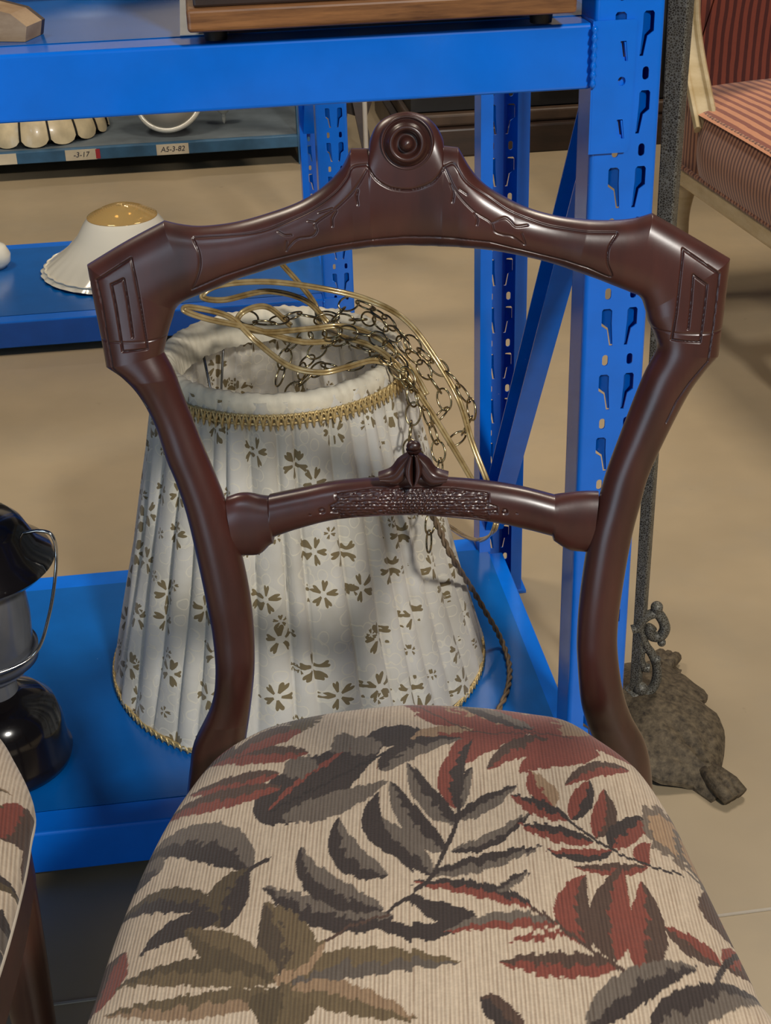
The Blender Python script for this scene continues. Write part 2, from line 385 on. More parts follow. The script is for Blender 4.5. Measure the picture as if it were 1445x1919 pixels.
r3 = thing('shelving_rack', 'worn blue-grey low shelf with paper tags, holding stained glass shade', 'shelving', R3O)
X3 = lambda x, y, z: R3O+RX*x+RY*y+Z3*z
XL3, XR3 = -1.05, 0.475; XM3, HX3 = (XL3+XR3)/2, (XR3-XL3)/2
bevel(MB().box(X3(XM3, 0.0, 0.0640), (RX, RY, Z3), (HX3, 0.02, 0.016)).build('beam', M['old_blue'], r3), 0.002)
MB().box(X3(XM3, 0.36, 0.0790), (RX, RY, Z3), (HX3, 0.36, 0.002)).build('shelf_deck', M['grey_deck'], r3)
MB().box(X3(XM3, 0.70, 0.0640), (RX, RY, Z3), (HX3, 0.02, 0.016)).build('beam', M['old_blue'], r3)
for sx in (XL3+0.02, XR3-0.02):
    for sy in (0.0, 0.70): MB().box(X3(sx, sy, 0.45), (RX, RY, Z3), (0.022, 0.022, 0.45)).build('upright_post', M['old_blue'], r3)
MB().box(X3(XM3, 0.735, 0.55), (RX, RY, Z3), (HX3, 0.006, 0.40)).build('back_panel', M['dark_wood'], r3)
for px, txt, w in ((153, '-3-17', 0.085), (325, 'A5-3-82', 0.088), (4, '', 0.08)):
    c = on_plane(px, 294 if px > 300 else (297 if px > 100 else 304), X3(0, -0.0205, 0), RY)
    c = np.array([c[0], c[1], 0.064])-RY*0.0004
    tg = MB().box(c, (RX, RY, Z3), (w/2, 0.0004, 0.0145)).build('paper_tag', M['tag'], r3)
    if txt:
        cu = bpy.data.curves.new('txt', 'FONT'); cu.body = txt; cu.size = 0.020; cu.align_x = 'CENTER'; cu.align_y = 'CENTER'; cu.shear = 0.2; cu.extrude = 0.0002
        ob = bpy.data.objects.new('tmp', cu); COL.objects.link(ob)
        me = bpy.data.meshes.new_from_object(ob.evaluated_get(bpy.context.evaluated_depsgraph_get()))
        V = [c+RX*v.co.x+Z3*v.co.y-RY*(0.0007+v.co.z) for v in me.vertices]; Fc = [tuple(p.vertices) for p in me.polygons]
        bpy.data.objects.remove(ob); bpy.data.curves.remove(cu); bpy.data.meshes.remove(me)
        build('handwriting', V, Fc, M['ink'], tg)
    if px == 153: MB().box(c+RX*(w/2+0.003), (RX, RY, Z3), (0.006, 0.0005, 0.013)).build('red_tape', M['red_tag'], tg)

# ------------------------------------------------------------------ carved chair
A_C = radians(3.5)
CX = np.array([cos(A_C), -sin(A_C), 0]); CY = np.array([sin(A_C), cos(A_C), 0])
C0 = on_z(780, 1300, 0.46); C0[2] = 0
chair = thing('dining_chair', 'carved dark mahogany chair with spiral-grooved ears and leaf tapestry seat', 'chair', C0)
def g_back(z): return np.where(z > 0.46, 0.010+0.17*(z-0.46), 0.010+0.22*(0.46-z))
def on_back(px, py, off=0.0):
    d = ray(px, py); t_ = C0[1]/d[1]
    for _ in range(25):
        p = EYE+d*t_; l = (p-C0)@CY; t_ += (float(g_back(p[2]))+off-l)/(d@CY)
    return EYE+d*t_
def back_xz(P): P = np.asarray(P); return np.stack([(P-C0)@CX, P[..., 2]], -1)
NB = -CY*cos(0.168)+Z3*sin(0.168)
ST = [((346, 1530), (442, 1530)), ((356, 1440), (452, 1440)), ((364, 1390), (462, 1380)), ((396, 1320), (470, 1325)), ((404, 1262), (477, 1255)), ((399, 1193), (476, 1180)),
 ((389, 1137), (468, 1110)), ((370, 1047), (452, 1035)), ((350, 963), (428, 955)), ((330, 903), (405, 895)), ((312, 860), (384, 845)), ((290, 795), (360, 785)),
 ((262, 742), (342, 740)), ((232, 708), (327, 698)), ((200, 686, 1), (307, 660)), ((190, 630), (315, 625)), ((176, 560), (324, 595)), ((164, 495, 1), (330, 578)),
 ((235, 452), (344, 565)), ((308, 413, 1), (374, 552)), ((340, 420), (412, 537)), ((380, 423), (445, 523)), ((440, 416), (485, 510)), ((500, 400), (530, 496)),
 ((560, 378), (572, 485)), ((605, 350), (614, 476)), ((638, 316), (645, 470)), ((655, 284), (665, 467)), ((658, 278, 1), (668, 467)), ((691, 278, 1), (697, 463)),
 ((695, 256), (703, 463)), ((709, 231), (715, 462)), ((734, 215), (738, 461)), ((765, 209), (765, 460)), ((796, 217), (790, 461)), ((817, 235), (812, 461)),
 ((830, 259), (824, 462)), ((832, 273, 1), (830, 462)), ((859, 276, 1), (857, 463)), ((866, 288), (866, 464)), ((880, 312), (882, 465)), ((900, 337), (905, 467)),
 ((930, 359), (935, 471)), ((985, 387), (981, 480)), ((1040, 403), (1030, 492)), ((1100, 411), (1078, 508)), ((1150, 412), (1120, 523)), ((1190, 408), (1150, 535)),
 ((1222, 399, 1), (1180, 547)), ((1295, 441), (1200, 557)), ((1368, 484, 1), (1209, 580)), ((1362, 540), (1214, 600)), ((1354, 605), (1226, 626)), ((1346, 666, 1), (1230, 654)),
 ((1318, 698), (1208, 698)), ((1289, 739), (1190, 741)), ((1249, 816), (1160, 820)), ((1216, 889), (1136, 885)), ((1200, 945), (1119, 945)), ((1184, 1006), (1102, 1010)),
 ((1168, 1094), (1087, 1110)), ((1158, 1171), (1081, 1190)), ((1158, 1227), (1082, 1240)), ((1168, 1296), (1088, 1310)), ((1184, 1343), (1098, 1350)), ((1208, 1388), (1115, 1395)), ((1220, 1440), (1130, 1440)), ((1226, 1530), (1140, 1530))]
def seg_spline(P, corners, n):
    cuts = sorted({0, len(P)-1, *corners}); out = []
    for a, b in zip(cuts[:-1], cuts[1:]):
        s = spline(P[a:b+1], n); out += list(s[:-1])
    out.append(P[-1]); return np.array(out)
Op = np.array([on_back(*s[0][:2]) for s in ST]); Ip = np.array([on_back(*s[1]) for s in ST])
corn = [i for i, s in enumerate(ST) if len(s[0]) > 2]
NS = 34
Os = seg_spline(Op, corn, NS); Is = seg_spline(Ip, [14], NS)
# even out the sampling along the frame, always keeping the corner stations
cum = np.concatenate([[0], np.cumsum(np.maximum(np.linalg.norm(np.diff(Os, axis=0), axis=1), np.linalg.norm(np.diff(Is, axis=0), axis=1)))])
idx = np.arange(len(Os)); keep = np.array([c*NS for c in corn]); total = cum[-1]
tt = np.sort(np.concatenate([np.linspace(0, total, 3000), cum[keep]])); tt = tt[np.concatenate([[True], np.diff(tt) > 1e-6])]
fi = np.interp(tt, cum, idx)
def samp(A): return np.stack([np.interp(fi, idx, A[:, k]) for k in range(3)], 1)
Os, Is = samp(Os), samp(Is)
def polyd(Q, P):
    """distance from points Q (n,2) to polyline P (m,2)"""
    D = np.full(len(Q), 1e9)
    for a, b in zip(P[:-1], P[1:]):
        ab = b-a; t_ = np.clip(((Q-a)@ab)/(ab@ab+1e-12), 0, 1); D = np.minimum(D, np.linalg.norm(Q-a-t_[:, None]*ab, axis=1))
    return D
GR = [(1.0, [(281, 756), (251, 718), (218, 679), (208, 623), (199, 559), (188, 514), (253, 472), (262, 509), (271, 559), (279, 610), (283, 640), (238, 644), (232, 604), (225, 559), (217, 520), (240, 509), (247, 548), (257, 617)]),
 (1.0, [(1244, 778), (1262, 739), (1288, 702), (1321, 665), (1330, 610), (1343, 502), (1275, 455), (1268, 516), (1262, 573), (1254, 623), (1306, 626), (1313, 573), (1319, 520), (1293, 501), (1289, 555), (1284, 601)]),
 (0.4, [(180, 629), (250, 627), (318, 624)]), (0.4, [(1208, 607), (1256, 610), (1354, 612)]),
 (0.8, [(368, 437), (379, 460), (381, 485), (374, 511), (364, 532), (420, 507), (509, 477), (614, 452), (690, 441), (758, 435), (829, 431+4), (918, 443), (1014, 468), (1058, 478), (1100, 491), (1142, 508), (1135, 479), (1137, 452), (1153, 427)]),
 (0.7, [(369, 435), (445, 430), (500, 421), (555, 399), (594, 379), (631, 351), (653, 324), (663, 304), (690, 299)]),
 (0.7, [(834, 302), (852, 299), (874, 331), (918, 363), (957, 388), (1014, 411), (1058, 420), (1100, 425), (1152, 426)]),
 (1.0, [(691, 301), (699, 314), (708, 325), (722, 335), (740, 342), (772, 344), (804, 334), (820, 321), (833, 303)]),
 (0.6, [(689, 309), (667, 344), (632, 379), (596, 405), (597, 419), (588, 430), (561, 435), (546, 449), (540, 458), (541, 440)]),
 (0.7, [(673, 345), (671, 358), (673, 371)]), (0.7, [(633, 384), (626, 397), (626, 411)]), (0.6, [(526, 422), (538, 428), (550, 428)]), (0.6, [(601, 387), (626, 379)]), (0.6, [(581, 402), (596, 405)]),
 (0.6, [(834, 304), (855, 347), (886, 382), (918, 403), (925, 420), (940, 427), (960, 431), (982, 447), (976, 425)]), (0.6, [(922, 404), (944, 396), (955, 402), (966, 412), (987, 411)]),
 (0.7, [(845, 334), (850, 350), (848, 366)]), (0.7, [(889, 388), (894, 398), (893, 408)]), (0.6, [(861, 342), (875, 352)])]
def groove_field(xz):
    d = np.zeros(len(xz)); g = np.zeros(len(xz))
    for wgt, P in GR:
        if len(P) > 2 and not (len(P) in (16, 18)): P = (list(map(tuple, spline(np.array(P[:5], float), 6)))+P[5:14]+list(map(tuple, spline(np.array(P[14:], float), 6))) if len(P) == 19 else list(map(tuple, spline(np.array(P, float), 6))))
        Q = back_xz(np.array([on_back(*p) for p in P])); lo, hi = Q.min(0)-0.004, Q.max(0)+0.004
        m = np.all((xz > lo) & (xz < hi), axis=1)
        if not m.any(): continue
        dist = polyd(xz[m], Q); f_ = np.clip(1-dist/0.00115, 0, 1); f_ = f_*f_*(3-2*f_)
        g[m] = np.maximum(g[m], wgt*f_)
    return g
NM = 132; S = np.linspace(0, 1, NM); S = 0.5-0.5*np.cos(pi*S)*0.35-(S-0.5)*-0.65; S = (S-S[0])/(S[-1]-S[0])
width = np.linalg.norm(Os-Is, axis=1); TH = np.clip(width*0.42, 0.011, 0.0145)
pw_ = np.interp(width, [0.032, 0.055], [2.0, 3.0]); prof = np.sqrt(np.clip(1-np.abs(2*S-1)[None, :]**pw_[:, None], 0, 1))
front = Os[:, None]*(1-S)[None, :, None]+Is[:, None]*S[None, :, None]+NB*(TH[:, None]*prof)[..., None]
gf = groove_field(back_xz(front.reshape(-1, 3))).reshape(front.shape[:2])
front = front-NB*(0.0011*gf)[..., None]
BK = [0.97, 0.8, 0.2, 0.03]; bd = [0.006, 0.012, 0.012, 0.006]
back = np.stack([Os*(1-s)+Is*s-NB*d for s, d in zip(BK, bd)], 1)
ring = np.concatenate([front, back], 1); n_, m_, _ = ring.shape
ii, jj = np.meshgrid(np.arange(n_-1), np.arange(m_), indexing='ij')
def ringfaces(n_, m_):
    ii, jj = np.meshgrid(np.arange(n_-1), np.arange(m_), indexing='ij'); j2 = (jj+1) % m_
    return np.stack([ii*m_+jj, ii*m_+j2, (ii+1)*m_+j2, (ii+1)*m_+jj], -1).reshape(-1, 4)
def np_mesh(name, V, Q, mat, parent, smooth=True, attr=None, uv=None, sharp=None):
    V = np.ascontiguousarray(np.asarray(V, float).reshape(-1, 3)-root_of(parent)); Q = np.ascontiguousarray(Q, dtype=np.int32)
    me = bpy.data.meshes.new(name); me.vertices.add(len(V)); me.vertices.foreach_set('co', V.ravel())
    me.loops.add(Q.size); me.loops.foreach_set('vertex_index', Q.ravel())
    me.polygons.add(len(Q)); me.polygons.foreach_set('loop_start', np.arange(0, Q.size, 4, dtype=np.int32))
    me.update(calc_edges=True); me.validate()
    if attr is not None:
        a = me.color_attributes.new('Col', 'FLOAT_COLOR', 'POINT'); a.data.foreach_set('color', np.ascontiguousarray(attr, dtype=np.float32).ravel())
    if uv is not None:
        l = me.uv_layers.new(name='UVMap'); l.data.foreach_set('uv', np.ascontiguousarray(uv[Q.ravel()], dtype=np.float32).ravel())
    o = link(name, me, parent, mat, smooth)
    if sharp: me.set_sharp_from_angle(angle=radians(sharp))
    return o
# carved wood: base colour darkens in the grooves and punched dimples
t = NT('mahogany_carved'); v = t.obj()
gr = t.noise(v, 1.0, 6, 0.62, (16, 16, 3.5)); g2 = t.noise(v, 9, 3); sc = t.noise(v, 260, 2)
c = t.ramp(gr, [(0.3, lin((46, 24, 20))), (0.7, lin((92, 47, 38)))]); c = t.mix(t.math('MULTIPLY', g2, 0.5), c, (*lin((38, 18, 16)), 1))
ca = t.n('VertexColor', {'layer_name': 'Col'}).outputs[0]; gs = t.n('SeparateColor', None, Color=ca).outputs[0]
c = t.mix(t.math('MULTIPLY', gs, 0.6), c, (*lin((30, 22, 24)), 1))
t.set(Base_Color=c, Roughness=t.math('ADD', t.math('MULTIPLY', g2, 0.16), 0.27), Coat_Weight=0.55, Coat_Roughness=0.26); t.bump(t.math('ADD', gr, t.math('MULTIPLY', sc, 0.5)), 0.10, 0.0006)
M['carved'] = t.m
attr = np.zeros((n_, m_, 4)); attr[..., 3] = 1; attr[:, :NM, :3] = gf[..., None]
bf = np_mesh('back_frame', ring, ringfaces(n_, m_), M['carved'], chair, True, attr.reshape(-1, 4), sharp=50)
# rear legs carry the stiles to the floor
for so, si in ((Os[0], Is[0]), (Os[-1], Is[-1])):
    sgn = np.sign((so-si)@CX); P = []
    mid = (so+si)/2; K = np.linspace(0, 1, 14)
    V = []
    for k in K:
        c_ = mid*(1-k)+np.array([*(mid+CY*0.055+CX*sgn*0.012)[:2], 0])*k; c_ = c_+CY*0.012*sin(pi*k)*-1
        hw = 0.019*(1-k)+0.0135*k; hd = 0.013
        V += [c_+CX*hw*a+CY*hd*b for a, b in ((-1, -1), (1, -1), (1, 1), (-1, 1))]
    Fc = [(i*4+j, i*4+(j+1) % 4, (i+1)*4+(j+1) % 4, (i+1)*4+j) for i in range(13) for j in range(4)]+[(0, 1, 2, 3), (55, 54, 53, 52)]
    bevel(build('leg', V, Fc, M['mahogany'], chair), 0.004, 3)
# turned rosette on the crest
rc = on_back(763, 268, -0.0135); e1 = CX; e2 = np.cross(NB, CX)
mpp = 0.000352
ros = [(0, 0.0105), (2.2, 0.0100), (4.2, 0.0080), (5.0, 0.0052), (5.4, 0.0030), (7.0, 0.0026), (8.2, 0.0034), (9.2, 0.0066), (10.3, 0.0084), (11.6, 0.0088), (13.0, 0.0074), (14.0, 0.0046), (15.2, 0.0026), (16.3, 0.0020), (16.6, 0.0004), (17.2, 0.0003), (17.6, 0.0016), (18.6, 0.0018), (19.2, 0.0002), (19.6, -0.002)]
MB().lathe([(r*0.00089, h*0.9) for r, h in ros], rc, (e1, e2, NB), 64).build('rosette', M['mahogany'], chair, True)
# cross rail
TOP = [(424, 932), (445, 925), (465, 924), (487, 929), (502, 931), (504, 928), (562, 916), (627, 903), (710, 896), (775, 894), (840, 896), (918, 903), (983, 914), (1040, 929), (1048, 927), (1075, 923), (1100, 921), (1122, 921)]
BOT = [(446, 1041), (454, 1040), (486, 1038), (505, 1022), (513, 1016), (514, 1005), (562, 989), (632, 972), (724, 965), (775, 964), (805, 965), (913, 976), (983, 990), (1034, 1003), (1037, 1012), (1064, 1029), (1090, 1033), (1106, 1034)]
Tp = np.array([on_back(*p, 0.004) for p in TOP]); Bp = np.array([on_back(*p, 0.004) for p in BOT]); NR = 30
Ts, Bs = seg_spline(Tp, [4, 5, 13, 14], NR), seg_spline(Bp, [4, 5, 13, 14], NR)
NM2 = 56; S2 = np.linspace(0, 1, NM2); pr2 = (1-np.abs(2*S2-1)**2.3)**(1/2.0)
fr = Ts[:, None]*(1-S2)[None, :, None]+Bs[:, None]*S2[None, :, None]+NB*(0.011*pr2)[None, :, None]
xz = back_xz(fr.reshape(-1, 3))
patch = np.array([back_xz(on_back(*p, 0.004)) for p in [(632, 915), (700, 906), (775, 904), (850, 906), (914, 914), (914, 930), (930, 936), (930, 948), (914, 948), (912, 964), (850, 957), (775, 954), (700, 956), (640, 964), (638, 948), (622, 946), (622, 934), (634, 928)]])
def inpoly(Q, P):
    r = np.zeros(len(Q), bool); n = len(P)
    for i in range(n):
        a, b = P[i], P[(i+1) % n]
        c_ = ((a[1] > Q[:, 1]) != (b[1] > Q[:, 1])) & (Q[:, 0] < (b[0]-a[0])*(Q[:, 1]-a[1])/(b[1]-a[1]+1e-15)+a[0]); r ^= c_
    return r
inp = inpoly(xz, patch); g_ = np.zeros(len(xz))
# hand-punched matting: staggered dimples
rows = np.floor(xz[:, 1]/0.0024); u_ = (xz[:, 0]+0.0012*(rows % 2))/0.0024; w_ = xz[:, 1]/0.0024
hs = lambda a, b: np.modf(np.abs(np.sin(a*127.1+b*311.7)*43758.5))[0]
fu, fw_ = np.floor(u_), np.floor(w_); dim = 1-np.clip(np.hypot((u_ % 1)-0.5-0.5*(hs(fu, fw_)-0.5), (w_ % 1)-0.5-0.5*(hs(fw_, fu+9)-0.5))/0.5, 0, 1)
cell = np.sin(np.floor(u_)*12.9+rows*78.2)*43758.5; cell = cell-np.floor(cell)
g_[inp] = 0.25+0.95*np.clip(dim[inp]*1.6, 0, 1)*(0.35+0.65*cell[inp])
edge = polyd(xz, np.vstack([patch, patch[:1]])); g_ = np.maximum(g_, np.clip(1-edge/0.0010, 0, 1)*0.9)
for (cx_, cy_, r_) in ((583, 951, 0.0014), (605, 944, 0.0022), (945, 945, 0.0022), (967, 948, 0.0014)):
    q = back_xz(on_back(cx_, cy_, 0.004)); dd = np.linalg.norm(xz-q, axis=1)
    g_ = np.maximum(g_, np.clip(1-np.abs(dd-(r_*0.75 if r_ > 0.002 else 0))/0.0009, 0, 1)*0.9)
fr = fr-NB*(0.0016*g_.reshape(fr.shape[:2]))[..., None]
bk2 = np.stack([Ts*(1-s)+Bs*s-NB*d for s, d in zip(BK, (0.006, 0.009, 0.009, 0.006))], 1)
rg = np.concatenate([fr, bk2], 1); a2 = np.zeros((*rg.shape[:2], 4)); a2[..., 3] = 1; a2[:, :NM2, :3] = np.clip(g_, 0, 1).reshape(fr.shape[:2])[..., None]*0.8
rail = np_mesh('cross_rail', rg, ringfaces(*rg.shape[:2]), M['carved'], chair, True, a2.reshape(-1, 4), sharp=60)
# carved bellflower on the rail: two curled side petals, ribbed bud, bead
def petal(Pa, Pb, h0, h1, base, n=18, m=14):
    A = spline(np.array([base(*p) for p in Pa]), 8); B = spline(np.array([base(*p) for p in Pb]), 8); s = np.linspace(0, 1, m)
    k = min(len(A), len(B)); A, B = A[:k], B[:k]
    G = A[:, None]*(1-s)[None, :, None]+B[:, None]*s[None, :, None]
    hh = (h0+(h1-h0)*np.linspace(0, 1, k))[:, None]*np.sqrt(np.clip(1-(2*s-1)**2, 0, 1))[None]
    hh = hh-0.0012*np.exp(-((s-0.5)/0.09)**2)[None]
    return G+NB*hh[..., None]
bb = lambda x, y: on_back(x, y, -0.005)
orn = MB(); orn.grid(petal([(764, 846), (746, 858), (732, 875), (709, 884)], [(777, 850), (768, 884), (748, 906), (716, 900)], 0.008, 0.010, bb)); orn.build('carved_petal', M['mahogany'], rail, True)
orn = MB(); orn.grid(petal([(786, 846), (804, 858), (818, 875), (841, 883)], [(773, 850), (782, 884), (804, 908), (836, 901)], 0.008, 0.010, bb)); orn.build('carved_petal', M['mahogany'], rail, True)
for xa, xb, xm in (((766, 756, 760, 774), (776, 776, 776, 776), 0), ((776, 776, 776, 776), (786, 794, 789, 778), 0)):
    orn = MB(); ys = (848, 872, 890, 903); orn.grid(petal(list(zip(xa, ys)), list(zip(xb, ys)), 0.012, 0.014, bb)); orn.build('carved_bud', M['mahogany'], rail, True)
MB().sphere(on_back(775, 836, -0.006), 0.0040, 20, 14, (1.25, 1, 1)).build('carved_bead', M['mahogany'], rail, True)
MB().tube(np.array([on_back(x, y, -0.004) for x, y in ((764, 848), (775, 843), (787, 848))]), [0.003, 0.004, 0.003], 10).build('carved_collar', M['mahogany'], rail, True)

# seat
SIL = [(150, 1919), (175, 1830), (205, 1740), (255, 1620), (300, 1530), (345, 1460), (400, 1395), (465, 1355), (520, 1335), (600, 1318), (700, 1305), (780, 1300), (900, 1305), (1000, 1317), (1070, 1330), (1130, 1365), (1180, 1400), (1215, 1435), (1265, 1510), (1300, 1580), (1335, 1650), (1380, 1740), (1420, 1820), (1445, 1870)]
def cl2(p): d = p-C0; return np.array([d@CX, d@CY])
outl = [cl2(on_z(x, y, 0.447)) for x, y in SIL]
outl = [(-0.143, -0.385), (-0.163, -0.345)]+outl+[(0.226, -0.315), (0.225, -0.365), (0.200, -0.405), (0.130, -0.425), (0.025, -0.432), (-0.050, -0.428), (-0.105, -0.414)]
OUT = spline(np.array(outl), 12, True); SC = np.array([0.012, -0.19])
ang = np.unwrap(np.arctan2(OUT[:, 1]-SC[1], OUT[:, 0]-SC[0])); rad = np.linalg.norm(OUT-SC, axis=1); o_ = np.argsort(np.mod(ang, 2*pi)); angs, rads = np.mod(ang, 2*pi)[o_], rad[o_]
def rad_at(a): return np.interp(np.mod(a, 2*pi), angs, rads, period=2*pi)
ZS0, ZSH = 0.428, 0.049
def seat_z(x, y):
    dx, dy = x-SC[0], y-SC[1]; r = np.hypot(dx, dy)/rad_at(np.arctan2(dy, dx)); r = np.clip(r, 0, 1)
    return ZS0+ZSH*(0.62*np.sqrt(np.clip(1-r**5, 0, 1))+0.38*(1-r*r))
NG = 540; q = np.linspace(-1, 1, NG); gu, gv = np.meshgrid(q, q, indexing='ij')
du, dv = gu*np.sqrt(1-gv*gv/2), gv*np.sqrt(1-gu*gu/2); rr = np.hypot(du, dv); aa = np.arctan2(dv, du); RR = rad_at(aa)
rr2 = np.where(rr > 0.86, 0.86+(1-0.86)*(1-(1-np.clip((rr-0.86)/0.14, 0, 1))**1.7), rr)
sx, sy = SC[0]+rr2*RR*np.cos(aa), SC[1]+rr2*RR*np.sin(aa); sz = seat_z(sx, sy)
SV = C0+sx[..., None]*CX+sy[..., None]*CY+sz[..., None]*Z3
def on_seat(px, py):
    z = 0.465
    for _ in range(8):
        p = on_z(px, py, z); l = cl2(p); z = float(seat_z(l[0], l[1]))
    return l
# woven pattern, laid out in seat coordinates
CREAM, DARK, GREY, RUST, OLIVE, TAN, BROWN = [np.array(lin(c)) for c in ((206, 188, 164), (58, 47, 43), (110, 99, 88), (132, 66, 52), (104, 88, 62), (160, 132, 102), (84, 62, 50))]
ribid = np.floor((sx+0.02*sy)/0.0022); jit = np.sin(ribid*91.7)*43758.5; jit = (jit-np.floor(jit)-0.5)*0.0034
PX, PY = sx, sy+jit
PQ = np.stack([PX.ravel(), PY.ravel()], 1); colr = np.tile(CREAM, (len(PQ), 1))
def fa(x, y): return on_seat(x/2.007, 1280+y/2.007)          # points read off the left half of the seat
def fb(x, y): return on_seat(720+x/1.993, 1280+y/1.993)      # and off the right half
nz = np.sin(PQ[:, 0]*410+np.sin(PQ[:, 1]*330)*1.7)*np.sin(PQ[:, 1]*290+1.3*np.sin(PQ[:, 0]*260))
def leaf(fn, p0, pm, p1, w, ca, cb, rim=None, edge=0.0):
    A, Mx, B = fn(*p0), fn(*pm), fn(*p1); ctl = 2*Mx-0.5*(A+B); T = np.linspace(0, 1, 26)[:, None]
    Cv = (1-T)**2*A+2*T*(1-T)*ctl+T*T*B
    dx_, dy_ = p1[0]-p0[0], p1[1]-p0[1]; ln_ = math.hypot(dx_, dy_); nx_, ny_ = -dy_/ln_*w/2, dx_/ln_*w/2
    k = np.linalg.norm(fn(pm[0]+nx_, pm[1]+ny_)-fn(pm[0]-nx_, pm[1]-ny_))/2*(1.05-0.27*abs(dx_)/ln_)
    lo, hi = Cv.min(0)-k*1.2, Cv.max(0)+k*1.2; m = np.where(np.all((PQ > lo) & (PQ < hi), axis=1))[0]
    if not len(m): return
    Q = PQ[m]; best = np.full(len(Q), 1e9); tb = np.zeros(len(Q)); sd = np.zeros(len(Q))
    for i in range(25):
        a, b = Cv[i], Cv[i+1]; ab = b-a; t_ = np.clip(((Q-a)@ab)/(ab@ab), 0, 1); d = Q-a-t_[:, None]*ab; dist = np.hypot(d[:, 0], d[:, 1])
        u = dist < best; best[u] = dist[u]; tb[u] = (i+t_[u])/25; sd[u] = np.sign(ab[0]*d[u, 1]-ab[1]*d[u, 0])
    prof_ = k*np.sin(pi*np.clip(tb, 0, 1)**0.8)**0.75*(1+0.10*nz[m]*0.6)
    ins = best < prof_; fr_ = best/np.maximum(prof_, 1e-6)*sd+0.30*nz[m]
    cc = np.where((fr_ > edge)[:, None], ca, cb)
    if rim is not None: cc = np.where((np.abs(fr_-edge) < 0.10)[:, None], rim, cc)
    colr[m[ins]] = cc[ins]
def blob(fn, c, rx, ry, col):
    c_ = fn(*c); kx = abs(fn(c[0]+rx, c[1])[0]-c_[0]); ky = abs(fn(c[0], c[1]+ry)[1]-c_[1])
    m = ((PQ[:, 0]-c_[0])/kx)**2+((PQ[:, 1]-c_[1])/ky)**2 < 1+0.35*nz; colr[m] = col
def stem(fn, pts, w, col):
    P = spline(np.array([fn(*p) for p in pts]), 8); lo, hi = P.min(0)-0.004, P.max(0)+0.004
    m = np.where(np.all((PQ > lo) & (PQ < hi), axis=1))[0]; d = polyd(PQ[m], P); colr[m[d < w]] = col
L = leaf
# rust frond over the back of the seat
for a in [((560, 180), (300, 110), (20, 68), 78, RUST, TAN), ((380, 180), (230, 138), (110, 118), 56, RUST, RUST), ((360, 185), (160, 205), (-30, 320), 84, RUST, TAN), ((545, 185), (370, 210), (240, 345), 110, RUST, RUST),
          ((700, 205), (520, 235), (385, 325), 80, RUST, BROWN), ((805, 265), (650, 265), (505, 332), 110, RUST, RUST), ((915, 330), (790, 322), (675, 382), 62, RUST, BROWN), ((700, 205), (560, 130), (410, 75), 60, RUST, TAN),
          ((560, 172), (380, 110), (200, 62), 34, DARK, GREY), ((775, 250), (735, 175), (730, 105), 110, RUST, RUST), ((885, 290), (845, 235), (800, 190), 90, RUST, RUST), ((665, 195), (645, 140), (650, 95), 84, RUST, TAN), ((975, 335), (935, 295), (885, 262), 80, RUST, TAN),
          ((-10, 330), (110, 240), (295, 208), 84, DARK, GREY), ((-60, 240), (40, 190), (135, 178), 90, DARK, DARK), ((282, 470), (250, 340), (330, 205), 96, RUST, DARK), ((282, 470), (290, 400), (330, 310), 60, DARK, GREY)]: L(fb, *a)
stem(fb, [(20, 75), (300, 170), (560, 185), (700, 205)], 0.0008, BROWN)
# dark-brown spray
for a in [((280, 515), (385, 445), (498, 383), 70, DARK, GREY), ((250, 625), (400, 585), (548, 478), 62, GREY, DARK), ((180, 715), (380, 668), (592, 606), 76, DARK, GREY), ((268, 525), (165, 430), (88, 295), 92, GREY, DARK), ((228, 630), (110, 520), (22, 362), 104, GREY, DARK),
          ((178, 715), (60, 600), (-70, 470), 112, DARK, GREY), ((565, 842), (340, 768), (98, 748), 74, RUST, DARK), ((420, 775), (480, 742), (547, 700), 44, DARK, GREY), ((345, 870), (200, 850), (90, 790), 90, DARK, DARK),
          ((340, 862), (130, 930), (-60, 870), 84, DARK, DARK)]: L(fb, *a)
stem(fb, [(0, 865), (95, 795), (180, 715), (262, 545), (285, 440)], 0.0014, DARK)
for a in [((1480, 880), (1230, 868), (988, 764), 150, DARK, GREY), ((1445, 850), (1215, 762), (1133, 618), 130, DARK, GREY), ((1460, 720), (1310, 650), (1275, 505), 130, DARK, GREY), ((1470, 640), (1400, 520), (1425, 410), 80, DARK, DARK)]: L(fa, *a)
stem(fa, [(1225, 972), (1330, 910), (1460, 870)], 0.0010, BROWN)
# rust leaves on a stem, right
for a in [((632, 462), (585, 390), (545, 328), 86, RUST, TAN), ((700, 510), (740, 430), (765, 360), 92, RUST, DARK), ((790, 575), (825, 490), (820, 398), 96, RUST, BROWN), ((692, 512), (570, 462), (472, 418), 74, RUST, DARK), ((782, 592), (640, 562), (498, 522), 78, RUST, DARK),
          ((852, 628), (730, 642), (603, 624), 62, DARK, RUST), ((848, 618), (915, 548), (1004, 508), 108, DARK, RUST), ((985, 692), (850, 696), (706, 684), 56, RUST, BROWN), ((990, 690), (962, 640), (995, 598), 56, RUST, RUST)]: L(fb, *a)
stem(fb, [(615, 452), (700, 520), (850, 622), (1000, 688), (1112, 718)], 0.0012, DARK)
blob(fb, (1075, 575), 92, 92, GREY*0.85+TAN*0.15); blob(fb, (1080, 580), 62, 58, TAN*1.15); blob(fb, (1175, 690), 90, 66, GREY); blob(fb, (1160, 675), 60, 40, TAN*1.1)
